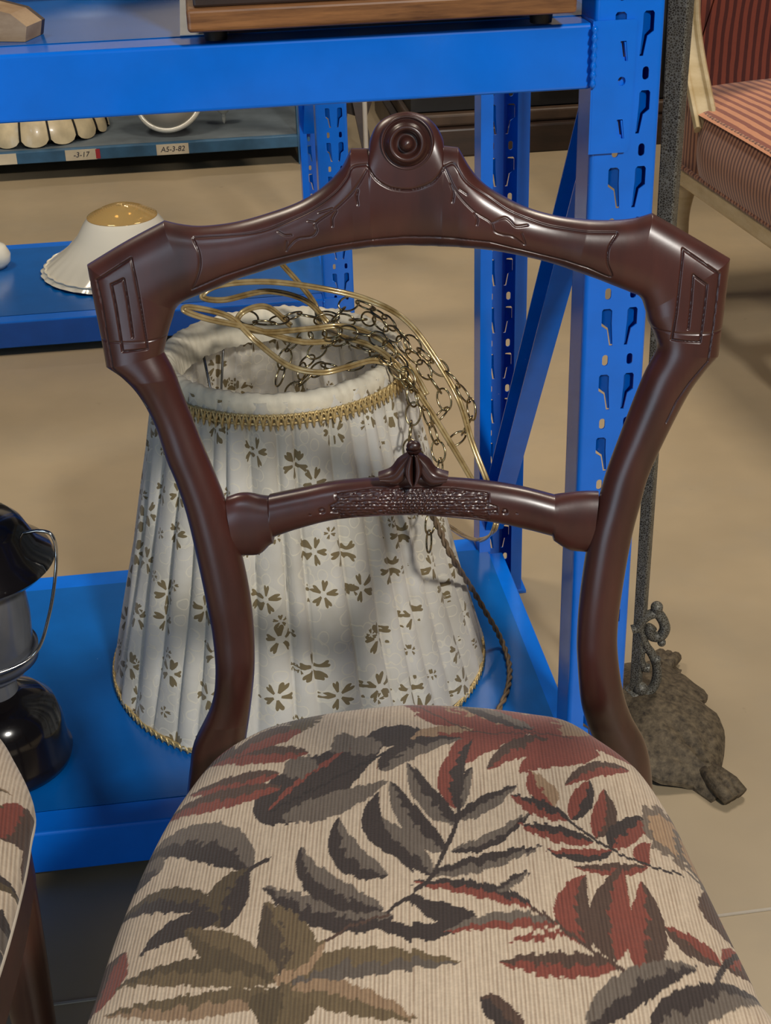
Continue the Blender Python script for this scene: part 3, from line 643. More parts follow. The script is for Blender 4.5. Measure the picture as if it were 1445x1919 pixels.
# big rust leaves
for a in [((655, 905), (450, 885), (222, 932), 84, RUST, GREY), ((690, 930), (570, 948), (468, 966), 38, RUST, RUST), ((880, 1052), (650, 1052), (428, 1040), 124, RUST, BROWN), ((770, 985), (705, 845), (752, 712), 132, RUST, BROWN),
          ((868, 1035), (842, 870), (890, 688), 160, BROWN, RUST), ((962, 1090), (985, 930), (962, 742), 132, RUST, BROWN), ((1262, 1062), (1150, 985), (1048, 908), 84, BROWN, RUST), ((1332, 1012), (1268, 905), (1242, 785), 84, BROWN, RUST),
          ((1278, 1070), (1370, 1100), (1450, 1175), 74, RUST, BROWN), ((1330, 1012), (1385, 1050), (1425, 1100), 50, RUST, BROWN)]: L(fb, *a)
stem(fb, [(556, 838), (650, 902), (765, 990), (945, 1105)], 0.0014, BROWN); stem(fb, [(1232, 1155), (1268, 1070), (1345, 1000)], 0.0016, DARK)
for a in [((760, 1290), (960, 1120), (1175, 1064), 170, GREY, DARK), ((1000, 1290), (1200, 1190), (1450, 1225), 160, DARK, GREY), ((520, 1330), (430, 1225), (356, 1163), 110, DARK, BROWN)]: L(fb, *a)
# left half
for a in [((985, 530), (1180, 370), (1460, 195), 220, DARK, DARK), ((1060, 505), (1250, 455), (1460, 365), 110, GREY, GREY), ((1010, 480), (1190, 335), (1345, 230), 44, RUST, DARK)]: L(fa, *a)
blob(fa, (1130, 318), 62, 42, GREY); blob(fa, (1290, 225), 44, 42, GREY); blob(fa, (1370, 235), 60, 36, GREY); stem(fa, [(1020, 480), (1200, 390), (1445, 265)], 0.0012, DARK*0.6)
for a in [((1160, 258), (950, 272), (752, 335), 72, RUST, BROWN), ((1145, 165), (1000, 210), (872, 285), 72, RUST, BROWN), ((1050, 338), (870, 380), (712, 425), 72, RUST, BROWN), ((1060, 388), (800, 445), (595, 535), 78, RUST, BROWN), ((880, 235), (810, 285), (755, 345), 70, BROWN, RUST),
          ((940, 705), (745, 590), (500, 705), 150, DARK, GREY), ((600, 712), (530, 740), (462, 805), 62, DARK, GREY), ((842, 925), (862, 790), (940, 700), 140, OLIVE*0.7, DARK), ((792, 845), (620, 815), (432, 930), 96, DARK, OLIVE*0.7), ((822, 890), (680, 915), (524, 1026), 96, DARK, DARK),
          ((345, 1260), (400, 1125), (475, 1005), 74, BROWN, RUST), ((310, 1260), (370, 1090), (435, 950), 44, BROWN, BROWN)]: L(fa, *a)
stem(fa, [(1010, 658), (930, 715), (850, 840), (838, 920)], 0.0016, DARK)
blob(fa, (1150, 130), 62, 42, OLIVE)
OL = OLIVE*1.15
for a in [((1070, 1095), (1075, 970), (995, 828), 230, DARK*0.6+OLIVE*0.4, OL), ((1045, 1105), (850, 1010), (695, 925), 170, OLIVE*0.75, OL), ((1040, 1125), (760, 1085), (430, 1150), 140, OL, OLIVE*0.7), ((1030, 1155), (750, 1215), (390, 1250), 120, TAN*0.85, OLIVE),
          ((1060, 1130), (1060, 1210), (1000, 1330), 260, OLIVE, OLIVE*0.7), ((1090, 1120), (1340, 1050), (1735, 1050), 150, OL, GREY*0.8), ((1090, 1145), (1320, 1190), (1570, 1270), 150, TAN*0.9, OL), ((1075, 1100), (1150, 1040), (1225, 970), 90, OL, TAN)]: L(fa, *a)
blob(fa, (1065, 1110), 36, 26, TAN)
mm = lambda x, y: np.array([x, y])*0.001
for a in [((-60, -372), (10, -388), (90, -372), 34, DARK, GREY), ((60, -392), (120, -402), (175, -380), 26, BROWN, DARK), ((-150, -385), (-90, -398), (-40, -405), 28, GREY, OLIVE), ((-20, -412), (40, -420), (110, -418), 20, DARK, GREY), ((120, -425), (160, -418), (205, -392), 18, GREY, DARK),
          ((150, -345), (175, -365), (210, -372), 24, BROWN, RUST), ((-130, -350), (-110, -372), (-70, -385), 22, DARK, BROWN), ((-110, -424), (-70, -424), (-25, -430), 14, DARK, DARK), ((20, -350), (40, -368), (60, -395), 20, RUST, BROWN)]: L(mm, *a)
ca4 = np.ones((len(PQ), 4)); ca4[:, :3] = colr*(1+0.05*nz[:, None])
t = NT('tapestry', Roughness=0.9, Sheen_Weight=0.15); vc = t.n('VertexColor', {'layer_name': 'Col'}).outputs[0]; uvn = t.uv(); sp_ = t.n('SeparateXYZ', None, Vector=uvn)
rib = t.math('ADD', t.math('MULTIPLY', t.math('SINE', t.math('MULTIPLY', t.math('ADD', sp_.outputs[0], t.math('MULTIPLY', sp_.outputs[1], 0.03)), 2*pi/0.0024)), 0.5), 0.5)
st = t.noise(uvn, 1.0, 3, 0.6, (500, 22, 1)); wv = t.noise(uvn, 1.0, 2, 0.5, (420, 620, 1))
k_ = t.math('MULTIPLY', rib, t.ramp(st, [(0.35, (0.35,)*3), (0.65, (1,)*3)]))
cc = t.mix(t.math('MULTIPLY', k_, 0.75), vc, t.mix(1.0, vc, (0.42, 0.33, 0.27, 1), 'MULTIPLY')); cc = t.mix(0.25, cc, t.mix(1.0, cc, wv, 'MULTIPLY'))
t.set(Base_Color=cc); t.bump(t.math('ADD', t.math('MULTIPLY', rib, -1.0), wv), 0.35, 0.0008); M['tapestry'] = t.m
gi = np.arange(NG*NG).reshape(NG, NG); SQ = np.stack([gi[:-1, :-1], gi[1:, :-1], gi[1:, 1:], gi[:-1, 1:]], -1).reshape(-1, 4)
seat = np_mesh('seat', SV, SQ, M['tapestry'], chair, True, ca4, np.stack([sx.ravel(), sy.ravel()], 1))
B_ = OUT[::2]; wl3 = [C0+CX*x+CY*y+Z3*(ZS0-0.004) for x, y in SC+(B_-SC)*0.985]
MB().tube(wl3, 0.0032, 8, True).build('welt', M['cream_piping'], seat, True)
rl = SC+(B_-SC)*0.965; k = len(rl)
Vr = [C0+CX*x+CY*y+Z3*z for x, y in rl for z in (ZS0, ZS0-0.055)]+[C0+CX*x+CY*y+Z3*z for x, y in SC+(B_-SC)*0.86 for z in (ZS0, ZS0-0.055)]
Fr = []
for i in range(k):
    j = (i+1) % k; Fr += [(2*i, 2*j, 2*j+1, 2*i+1), (2*k+2*i, 2*k+2*i+1, 2*k+2*j+1, 2*k+2*j), (2*i, 2*k+2*i, 2*k+2*j, 2*j), (2*i+1, 2*j+1, 2*k+2*j+1, 2*k+2*i+1)]
build('seat_rail', Vr, Fr, M['mahogany_rail'], chair, True, sharp=40)
for x, y in ((-0.135, -0.365), (0.180, -0.365)):
    c = C0+CX*x+CY*y
    MB().lathe([(0, 0), (0.011, 0), (0.013, 0.02), (0.010, 0.05), (0.015, 0.09), (0.020, 0.22), (0.022, 0.30), (0.016, 0.325), (0.022, 0.34), (0.023, 0.375), (0, 0.375)], c, None, 28).build('leg', M['mahogany'], chair, True, None, 40)
# the matching chair beside it: a turned copy whose seat front just enters the picture
ch2 = chair.copy(); COL.objects.link(ch2); ch2['label'] = 'matching tapestry chair turned round to face the rack, beside the carved chair'
rot = radians(190.0)
ch2.location = (-0.394, 0.472, 0); ch2.rotation_euler = (0, 0, rot)
for c_ in list(chair.children):
    n1 = c_.copy(); COL.objects.link(n1); n1.parent = ch2
    for d_ in list(c_.children):
        n2 = d_.copy(); COL.objects.link(n2); n2.parent = n1

# ------------------------------------------------------------------ pleated lampshade on the lower shelf
SBx, SBy, _ = on_z(562, 1222, Z_LOW+0.002); SB = np.array([SBx, SBy, Z_LOW+0.0015]); RB, RTp = 0.226, 0.134
zt_ = 0.3
for _ in range(30): zt_ += (px_of((SBx, SBy, zt_))[1]-660)*0.0004
SHH = zt_-SB[2]
shade = thing('lampshade', 'tall pleated cream lampshade with gold sprig print and gold braid on blue shelf', 'lampshade', SB)
NP = 40; NT_, NHh = NP*16, 56
th_ = np.linspace(0, 2*pi, NT_, endpoint=False); hh_ = np.linspace(0, 1, NHh)
phv = np.cumsum(1+0.45*RNG.standard_normal(NP)).clip(0); phv = np.interp(th_, np.linspace(0, 2*pi, NP+1), np.concatenate([[0], np.cumsum(np.clip(1+0.35*RNG.standard_normal(NP), 0.45, 1.8))]))
phv = phv/phv[-1]*NP*(NT_-1)/NT_
G = np.zeros((NHh, NT_, 3)); UVs = np.zeros((NHh, NT_, 2))
for i, h in enumerate(hh_):
    r0 = RB+(RTp-RB)*h+0.006*sin(pi*h)*-1
    amp = 0.0036+0.0062*sin(pi*min(1, h*1.05))*(0.6+0.4*h)
    fold = np.abs(np.sin(pi*(phv+0.10*np.sin(3*h+th_*5)))) ; fold = fold**0.45
    rr_ = r0+amp*(fold*1.6-0.9)+0.0012*np.sin(th_*23+h*9)
    G[i] = np.stack([SB[0]+rr_*np.cos(th_), SB[1]+rr_*np.sin(th_), np.full(NT_, SB[2]+0.004+(SHH-0.004)*h)], 1)
    UVs[i] = np.stack([th_*0.19+0.004*np.sin(fold*6), np.full(NT_, h*SHH*1.02)], 1)
# sprig print: five notched petals round scattered centres, with pale scrolls between
t = NT('shade_fabric', Roughness=0.55, Sheen_Weight=0.35); uv = t.uv()
def sprig(t, uv, scale, R, off, rnd=0.62):
    mp = t.n('Mapping', None, Vector=uv, Location=(off, off*0.7, 0), Scale=(scale, scale, 0)).outputs[0]
    vo = t.n('TexVoronoi', {'voronoi_dimensions': '2D'}, Vector=mp, Scale=1.0, Randomness=rnd)
    d = t.n('VectorMath', {'operation': 'SUBTRACT'}, i0=mp, i1=vo.outputs['Position']).outputs[0]; s_ = t.n('SeparateXYZ', None, Vector=d)
    a = t.math('ARCTAN2', s_.outputs[1], s_.outputs[0]); rnd_ = t.n('SeparateColor', None, Color=vo.outputs['Color']).outputs[0]
    a = t.math('ADD', a, t.math('MULTIPLY', rnd_, 6.28)); rad_ = vo.outputs['Distance']
    p5 = t.math('ABSOLUTE', t.math('COSINE', t.math('MULTIPLY', a, 2.5))); notch = t.math('ABSOLUTE', t.math('SINE', t.math('MULTIPLY', a, 7.5)))
    rad2 = t.math('MULTIPLY', t.math('POWER', p5, 0.7), t.math('ADD', R*0.80, t.math('MULTIPLY', notch, R*0.25)))
    pet = t.math('MULTIPLY', t.math('LESS_THAN', rad_, rad2), t.math('GREATER_THAN', rad_, R*0.24)); pet = t.math('MULTIPLY', pet, t.math('GREATER_THAN', p5, 0.72))
    return pet, rad_
pet, rd = sprig(t, uv, 17.5, 0.30, 0.13, 0.7); sm, rd2 = sprig(t, uv, 15.0, 0.11, 0.77)
ringv = t.n('TexVoronoi', {'voronoi_dimensions': '2D'}, Vector=t.n('Mapping', None, Vector=uv, Scale=(52, 52, 0)).outputs[0], Scale=1.0).outputs['Distance']
wob = t.noise(uv, 60, 2); sc_ = t.math('LESS_THAN', t.math('ABSOLUTE', t.math('SUBTRACT', ringv, t.math('ADD', 0.22, t.math('MULTIPLY', wob, 0.25)))), 0.035)
base = t.ramp(t.noise(uv, 14, 3), [(0.3, lin((206, 200, 184))), (0.7, lin((234, 230, 220)))])
base = t.mix(t.math('MULTIPLY', sc_, 0.55), base, (*lin((246, 238, 214)), 1)); halo = t.math('LESS_THAN', rd, 0.30)
base = t.mix(t.math('MULTIPLY', halo, 0.4), base, (*lin((248, 242, 222)), 1)); base = t.mix(t.math('MULTIPLY', t.math('MAXIMUM', pet, sm), 0.92), base, (*lin((122, 102, 54)), 1))
t.set(Base_Color=base, Subsurface_Weight=0.0); t.bump(t.math('ADD', t.noise(uv, 240, 3), t.math('MULTIPLY', sc_, 0.8)), 0.25, 0.0012)
trn = t.n('BsdfTranslucent', None, Color=base); mx = t.n('MixShader', None, i0=0.22); out = t.t.nodes['Material Output']
t.t.links.new(t.b.outputs[0], mx.inputs[1]); t.t.links.new(trn.outputs[0], mx.inputs[2]); t.t.links.new(mx.outputs[0], out.inputs[0]); M['shade'] = t.m
gi = np.arange(NHh*NT_).reshape(NHh, NT_); j2 = np.roll(gi, -1, 1); SQ2 = np.stack([gi[:-1], j2[:-1], j2[1:], gi[1:]], -1).reshape(-1, 4)
np_mesh('pleated_fabric', G.reshape(-1, 3), SQ2, M['shade'], shade, True, None, UVs.reshape(-1, 2))
# gathered cloth rolled over the top wire
tz = SB[2]+SHH; A = np.linspace(0, 2*pi, 360, endpoint=False); prof_r = [(0.003, -0.016), (0.004, -0.004), (0.001, 0.003), (-0.005, 0.006), (-0.013, 0.004), (-0.018, -0.004), (-0.020, -0.016), (-0.021, -0.030)]
Vt = np.array([[SB[0]+(RTp+dr+0.0005*sin(a*83+j)+0.0007*sin(a*37+2*j))*cos(a), SB[1]+(RTp+dr+0.0005*sin(a*83+j)+0.0007*sin(a*37+2*j))*sin(a), tz+dz+0.0006*sin(a*71+j*0.9)+0.0008*sin(a*23+j)] for a in A for j, (dr, dz) in enumerate(prof_r)])
mj = len(prof_r); Ft = [(i*mj+j, ((i+1) % 360)*mj+j, ((i+1) % 360)*mj+j+1, i*mj+j+1) for i in range(360) for j in range(mj-1)]
build('gathered_rim', Vt, Ft, plain('gathered_cloth', (214, 204, 180), 0.7, 0, 0.12, 60, 0.3), shade, True)
def braid(name, r, z, drop, n, slope, rr0):
    b = MB()
    for k_ in (0, 1):
        b.tube([(SB[0]+(r+rr0)*cos(a), SB[1]+(r+rr0)*sin(a), z-k_*drop) for a in np.linspace(0, 2*pi, 160, endpoint=False)], 0.0016, 6, True)
    P = []
    for i in range(n*8):
        a = 2*pi*i/(n*8); s = i/8*2*pi
        P.append((SB[0]+(r+slope*0.5*(1-cos(s))*drop+rr0+0.001)*cos(a+0.006*sin(s*1.0)), SB[1]+(r+slope*0.5*(1-cos(s))*drop+rr0+0.001)*sin(a+0.006*sin(s)), z-drop*0.5+drop*0.75*cos(s)))
    b.tube(P, 0.0012, 5, True); b.tube([(2*SB[0]*0+x, y, z-drop*0.45) for x, y, z in P[4:]+P[:4]], 0.0010, 5, True)
    b.build(name, M['gold_braid'], shade, True, 'stuff')
sl = (RB-RTp)/SHH
braid('top_braid', RTp+0.004, tz-0.013, 0.009, 120, sl, 0.003); braid('bottom_braid', RB-0.001, SB[2]+0.007, 0.004, 150, sl, 0.002)
# wire fitter inside
wf = MB()
for k_ in range(3):
    a = 0.4+k_*2*pi/3; wf.tube([(SB[0]+0.120*cos(a), SB[1]+0.120*sin(a), tz-0.014), (SB[0]+0.10*cos(a), SB[1]+0.10*sin(a), tz-0.15), (SB[0]+0.012*cos(a), SB[1]+0.012*sin(a), tz-0.19)], 0.0016, 8)
wf.tube([(SB[0]+0.012*cos(a), SB[1]+0.012*sin(a), tz-0.19) for a in np.linspace(0, 2*pi, 20, endpoint=False)], 0.0018, 8, True)
wf.build('wire_fitter', M['steel'], shade, True)
for a in (2.2, 4.35, 5.4, 0.3): MB().tube([(SB[0]+0.121*cos(a), SB[1]+0.121*sin(a), tz-0.016), (SB[0]+0.210*cos(a), SB[1]+0.210*sin(a), SB[2]+0.01)], 0.0014, 8).build('wire_rib', M['steel'], shade, True)

# chain of oval brass links heaped over the rim, and the clear gold cord threaded with it
def heap(pts): return spline(np.array([on_y(x, y, SB[1]+dy) for x, y, dy in pts]), 14)
chain_root = thing('hanging_chain', 'antique brass swag chain of oval links heaped over lampshade rim', 'chain', (SB[0]+0.08, SB[1], tz))
def chain(path, Lk=0.0245, wk=0.0078, r=0.00115, phase=0):
    d = np.concatenate([[0], np.cumsum(np.linalg.norm(np.diff(path, axis=0), axis=1))]); n = int(d[-1]/(Lk*0.80))
    for i in range(n):
        s = (i+0.5)*Lk*0.80; c = np.array([np.interp(s, d, path[:, k]) for k in range(3)])
        a = np.array([np.interp(min(s+Lk/2, d[-1]), d, path[:, k]) for k in range(3)]); b = np.array([np.interp(max(s-Lk/2, 0), d, path[:, k]) for k in range(3)])
        T = a-b; T /= np.linalg.norm(T)+1e-9; N = np.cross(T, (0.3, -0.8, 0.5)); N /= np.linalg.norm(N); B = np.cross(T, N)
        ph = phase+i*1.35+0.4*sin(i*2.7); N2 = N*cos(ph)+B*sin(ph)
        P = [c+T*(Lk/2)*cos(q_)*(1.0)+N2*wk*sin(q_) for q_ in np.linspace(0, 2*pi, 26, endpoint=False)]
        MB().tube(P, r, 7, True).build('link', M['brass'], chain_root, True)
chain(heap([(450, 590, -0.02), (500, 605, -0.03), (560, 590, 0.0), (620, 600, 0.01), (650, 570, 0.03), (690, 575, 0.03), (735, 610, 0.0), (790, 660, -0.03), (850, 715, -0.05), (884, 770, -0.06), (860, 818, -0.08), (824, 845, -0.10)]))
chain(heap([(560, 705, -0.02), (590, 660, 0.02), (640, 640, 0.0), (690, 655, -0.03), (740, 690, -0.07), (780, 730, -0.08), (800, 780, -0.09), (818, 830, -0.10), (825, 880, -0.115), (815, 930, -0.13), (806, 985, -0.145), (803, 1035, -0.155)]), phase=0.7)
chain(heap([(520, 720, 0.0), (545, 650, 0.02), (600, 625, 0.0), (665, 625, -0.02), (715, 640, -0.04), (760, 700, -0.075), (775, 760, -0.09), (768, 820, -0.105), (772, 880, -0.118)]), phase=1.9)
chain(heap([(600, 590, 0.05), (655, 600, 0.04), (700, 600, 0.01), (750, 640, -0.02), (800, 700, -0.055), (835, 760, -0.07), (800, 800, -0.09)]), phase=2.6)
chain(heap([(540, 740, 0.0), (600, 690, -0.01), (650, 690, -0.04), (700, 670, -0.05), (735, 665, -0.05)]), phase=0.2)
def twin_cord(name, pts, label, mat='cord', r=0.0017, parent=None):
    P = heap(pts); d = np.gradient(P, axis=0); d /= np.linalg.norm(d, axis=1)[:, None]; N = np.cross(d, (0.1, -0.85, 0.5)); N /= np.linalg.norm(N, axis=1)[:, None]
    b = MB(); b.tube(P+N*r*0.95, r, 8); b.tube(P-N*r*0.95, r, 8); return b.build(name, M[mat], parent, True)
cord_root = thing('lamp_cord', 'clear gold twin lamp cord looped over the pleated shade', 'cord', (SB[0], SB[1], tz))
twin_cord('cord_loop', [(640, 640, 0.02), (610, 600, 0.04), (570, 562, 0.03), (500, 546, 0.0), (420, 562, -0.04), (379, 556, -0.06), (410, 535, -0.05), (500, 528, -0.02), (600, 540, 0.0), (690, 562, 0.0), (760, 600, -0.02), (815, 670, -0.04), (860, 750, -0.06), (885, 830, -0.09), (912, 900, -0.11), (930, 955, -0.12), (925, 995, -0.13), (900, 1012, -0.03), (870, 1004, 0.06), (840, 985, 0.13)], '', parent=cord_root)
twin_cord('cord_loop', [(620, 640, 0.0), (560, 640, -0.02), (470, 615, -0.05), (390, 598, -0.08), (346, 582, -0.09), (360, 576, -0.08), (430, 594, -0.06), (480, 640, -0.06), (540, 685, -0.09), (600, 698, -0.10), (650, 688, -0.09), (700, 676, -0.06), (740, 690, -0.06), (775, 735, -0.08)], '', parent=cord_root)
twin_cord('cord_loop', [(508, 470, 0.03), (530, 497, 0.04), (560, 530, 0.05), (590, 570, 0.06), (602, 610, 0.04), (640, 630, 0.0), (700, 650, -0.04), (750, 690, -0.07), (800, 760, -0.085), (850, 840, -0.10), (888, 905, -0.11)], '', parent=cord_root)
twin_cord('cord_loop', [(545, 610, 0.0), (500, 575, -0.03), (455, 585, -0.05), (448, 610, -0.05), (500, 622, -0.04), (580, 616, -0.01), (650, 612, 0.0), (720, 640, -0.03), (770, 690, -0.06), (800, 740, -0.08)], '', parent=cord_root)
bc = spline(np.array([on_y(795, 935, SB[1]-0.165), on_y(822, 990, SB[1]-0.178), on_y(850, 1050, SB[1]-0.185), on_z(885, 1105, 0.16), on_z(918, 1160, 0.11), on_z(942, 1205, Z_LOW+0.008), on_z(955, 1250, Z_LOW+0.0045), on_z(950, 1295, Z_LOW+0.0045), on_z(925, 1350, Z_LOW+0.0045)]), 12)
tb = MB()
for k_ in (0, 1):
    d = np.gradient(bc, axis=0); d /= np.linalg.norm(d, axis=1)[:, None]; N = np.cross(d, (0.2, -0.8, 0.5)); N /= np.linalg.norm(N, axis=1)[:, None]; B = np.cross(d, N)
    ph = np.arange(len(bc))*0.9+k_*pi; tb.tube(bc+0.0018*(N*np.cos(ph)[:, None]+B*np.sin(ph)[:, None]), 0.0020, 6)
tag(tb.build('twisted_cord', M['brown_cord'], None, True), 'brown twisted cord trailing down shade onto the blue shelf', 'cord')

# ------------------------------------------------------------------ lantern on the lower shelf
LB = on_z(14, 1425, Z_LOW+0.0012); LB[2] = Z_LOW+0.0012
lan = thing('camping_lantern', 'black enamel pressure lantern with wire bail, standing on lower blue shelf', 'lantern', LB)
def lz(h): return h
MB().lathe([(0, 0), (0.064, 0), (0.072, 0.004), (0.074, 0.012), (0.070, 0.020), (0.068, 0.052), (0.062, 0.072), (0.048, 0.086), (0.030, 0.094), (0.022, 0.098), (0, 0.098)], LB, None, 56).build('fuel_tank', M['black_gloss'], lan, True, None, 50)
MB().lathe([(0, 0.096), (0.026, 0.096), (0.024, 0.112), (0.030, 0.118), (0.042, 0.126), (0.044, 0.140), (0, 0.140)], LB, None, 48).build('burner_collar', M['nickel'], lan, True, None, 40)
MB().lathe([(0.046, 0.140), (0.050, 0.150), (0.052, 0.19), (0.050, 0.235), (0.047, 0.250)], LB, None, 48).build('globe', M['nickel'], lan, True)
MB().lathe([(0.046, 0.138), (0.054, 0.138), (0.055, 0.152), (0.050, 0.152)], LB, None, 48).build('globe_ring', M['nickel'], lan, True)
MB().lathe([(0.0, 0.246), (0.060, 0.246), (0.080, 0.250), (0.087, 0.257), (0.084, 0.264), (0.070, 0.275), (0.060, 0.296), (0.050, 0.306), (0.030, 0.311), (0.026, 0.326), (0.012, 0.334), (0, 0.335)], LB, None, 64).build('ventilator_hood', M['black_gloss'], lan, True, None, 50)
bl = [LB+np.array(p) for p in ((0.060, -0.004, 0.292), (0.078, -0.006, 0.296), (0.092, -0.008, 0.290), (0.093, -0.014, 0.262), (0.084, -0.040, 0.215), (0.066, -0.062, 0.180), (0.020, -0.085, 0.172), (-0.020, -0.085, 0.172), (-0.066, -0.062, 0.180), (-0.084, -0.040, 0.215), (-0.093, -0.014, 0.262), (-0.092, -0.008, 0.290), (-0.060, -0.004, 0.292))]
MB().tube(spline(np.array(bl), 8), 0.0019, 8).build('bail_handle', M['chrome'], lan, True)

# ------------------------------------------------------------------ things on the top deck
ax = (RX, RY, Z3)
def top_pt(px, py, dz=0.0): return on_z(px, py, Z_TOP+0.001+dz)
# oak box base on rubber feet
bl_ = top_pt(352, 62, 0.012); br_ = top_pt(1082, 24, 0.012); bx = thing('wooden_box', 'oak box with moulded skirt on black rubber feet, on the top blue deck', 'box', (*((bl_+br_)/2)[:2], Z_TOP+0.001))
d_ = (br_-bl_); Lb = np.linalg.norm(d_[:2]); d_ = d_/np.linalg.norm(d_); n_b = np.cross(Z3, d_)
cb = (bl_+br_)/2+n_b*0.155; zb_ = Z_TOP+0.0125
bevel(MB().box((cb[0], cb[1], zb_+0.009), (d_, n_b, Z3), (Lb/2, 0.155, 0.009)).build('skirt', M['oak'], bx), 0.003, 3)
bevel(MB().box((cb[0], cb[1], zb_+0.0225), (d_, n_b, Z3), (Lb/2-0.006, 0.149, 0.0045)).build('moulding', M['dark_wood'], bx), 0.002)
bevel(MB().box((cb[0], cb[1], zb_+0.082), (d_, n_b, Z3), (Lb/2-0.010, 0.145, 0.055)).build('body', M['oak'], bx), 0.002)
for u in (-0.86, 0.86):
    for w in (-0.12, 0.12):
        c = cb+d_*(u*Lb/2)+n_b*w; MB().lathe([(0, 0), (0.009, 0), (0.010, 0.008), (0.012, 0.0115), (0, 0.0115)], (c[0], c[1], Z_TOP+0.001), None, 20).build('rubber_foot', M['black'], bx, True, None, 40)
p_ = top_pt(360, 58); pp = MB().box((p_+d_*0.010+n_b*0.13)+Z3*0.0003, (d_, n_b, Z3), (0.020, 0.150, 0.0003)).build('paper_reflection_sheet', M['white']); tag(pp, 'white paper sheet under the oak box, standing in for a reflection on the deck', 'paper')  # the sheet's white also stands in for a bright reflection on the deck
# bevelled wooden block and metal tray at the other end of the deck
k0 = top_pt(18, 78); blk = thing('wooden_block', 'wooden plinth corner with pale end grain on top blue deck', 'block', k0)
e_ = RX*cos(-0.35)+RY*sin(-0.35); f_ = np.cross(Z3, e_)
prf = [k0+e_*-0.12, k0+e_*0.014, k0+e_*0.017+Z3*0.012, k0+e_*0.004+Z3*0.022, k0+e_*-0.12+Z3*0.050]
MB().prism(prf, f_*0.03).build('pale_face', M['end_grain'], blk); MB().prism([p+f_*0.0301 for p in prf], f_*0.006).build('dark_edge', M['dark_wood'], blk)
tr0 = top_pt(-30, 6)+RY*0.11; tray = thing('serving_tray', 'shallow grey metal tray resting at the back of top blue deck', 'tray', tr0)
MB().lathe([(0, 0.002), (0.16, 0.002), (0.185, 0.016), (0.190, 0.016), (0.187, 0.012), (0.163, 0.0), (0, 0.0)], tr0+Z3*0.0002, (RX*1.25, RY*0.55, Z3), 56).build('dish', plain('pewter', (150, 138, 124), 0.4, 0.5), tray, True, None, 40)
MB().tube([tr0+Z3*0.016+RX*1.25*0.188*cos(a)+RY*0.55*0.188*sin(a) for a in np.linspace(0, 2*pi, 60, endpoint=False)], 0.003, 8, True).build('rim', M['steel'], tray, True)

# ------------------------------------------------------------------ ruffled glass shade on the second rack
g0 = on_z(240, 500, 0.070); gs_ = thing('ruffled_lampshade', 'white ruffled glass lampshade with amber neck lying on far blue shelf', 'lampshade', (g0[0], g0[1], 0.0695))
seg = 160; prf = [(0.180, 0.002), (0.174, 0.008), (0.162, 0.018), (0.126, 0.045), (0.098, 0.075), (0.083, 0.100), (0.074, 0.112)]
V = []; m = len(prf)
for i in range(seg):
    a = 2*pi*i/seg
    for j, (r, z) in enumerate(prf):
        f_ = max(0, 1-j/2.5); V.append((g0[0]+(r+0.0045*f_*abs(sin(a*15)))*cos(a), g0[1]+(r+0.0045*f_*abs(sin(a*15)))*sin(a), 0.070+z+0.003*f_*abs(sin(a*15))))
Fc = [(i*m+j, ((i+1) % seg)*m+j, ((i+1) % seg)*m+j+1, i*m+j+1) for i in range(seg) for j in range(m-1)]
build('bell', V, Fc, M['milk_glass'], gs_, True)
MB().tube([(g0[0]+(0.171+0.004*abs(sin(a*15)))*cos(a), g0[1]+(0.171+0.004*abs(sin(a*15)))*sin(a), 0.082) for a in np.linspace(0, 2*pi, 160, endpoint=False)], 0.0022, 6, True).build('ruffle_bead', M['milk_glass'], gs_, True)
nk = [(0.074, 0.112)]
for i in range(13): nk += [(0.0735-0.005*i, 0.114+0.024*sin(i/13*1.45)), (0.0700-0.005*i, 0.1125+0.024*sin((i+0.6)/13*1.45))]
nk += [(0.004, 0.136), (0.004, 0.130), (0.060, 0.110), (0.070, 0.106)]
MB().lathe(nk, (g0[0], g0[1], 0.070), None, 64).build('amber_neck', M['amber'], gs_, True)
s2 = on_z(-12, 500, 0.070); o2 = MB().lathe([(0, 0), (0.028, 0), (0.038, 0.012), (0.040, 0.028), (0.030, 0.048), (0.014, 0.058), (0.012, 0.068), (0, 0.068)], (s2[0], s2[1], 0.0695), None, 32).build('glass_globe', M['milk_glass'], None, True); tag(o2, 'small white glass globe beside the ruffled shade', 'lampshade')

# ------------------------------------------------------------------ stained glass shade, frosted bowl and finial on the low worn shelf
zt3 = 0.0815
tc = on_plane(70, 262, X3(0, 0.215, 0), RY); tc = np.array([tc[0], tc[1], zt3]); RS = 0.205
ts = thing('stained_lampshade', 'stained glass lampshade with cream petal border and dark green panels', 'lampshade', tc)
NPET = 16
for i in range(NPET):
    a0 = 2*pi*(i+0.03)/NPET; a1 = 2*pi*(i+0.97)/NPET; G = []
    for u in np.linspace(0, 1, 9):
        a = a0+(a1-a0)*u; scal = sin(pi*u)**0.5; row = []
        for w in np.linspace(0, 1, 7):
            zl = 0.020-0.018*scal; zh = 0.085+0.03*(abs(2*u-1)**2 if i % 2 else abs(2*u-1)**2)
            z = zl+(zh-zl)*w; r = RS-0.05*(z/0.11)**2+0.004*sin(pi*u); row.append((tc[0]+r*cos(a), tc[1]+r*sin(a), zt3+z))
        G.append(row)
    MB().grid(np.array(G)).build('petal_panel', M['opal'], ts, True)
    a = 2*pi*i/NPET
    MB().tube([(tc[0]+(RS+0.002-0.05*(z/0.11)**2)*cos(a), tc[1]+(RS+0.002-0.05*(z/0.11)**2)*sin(a), zt3+z) for z in np.linspace(0.014, 0.112, 8)], 0.0028, 6).build('lead_line', M['lead'], ts, True)
MB().lathe([(RS-0.012, 0.05), (RS-0.052, 0.11), (RS-0.09, 0.15), (0.05, 0.19), (0.03, 0.20)], tc, None, 64).build('green_crown', M['green_glass'], ts, True)
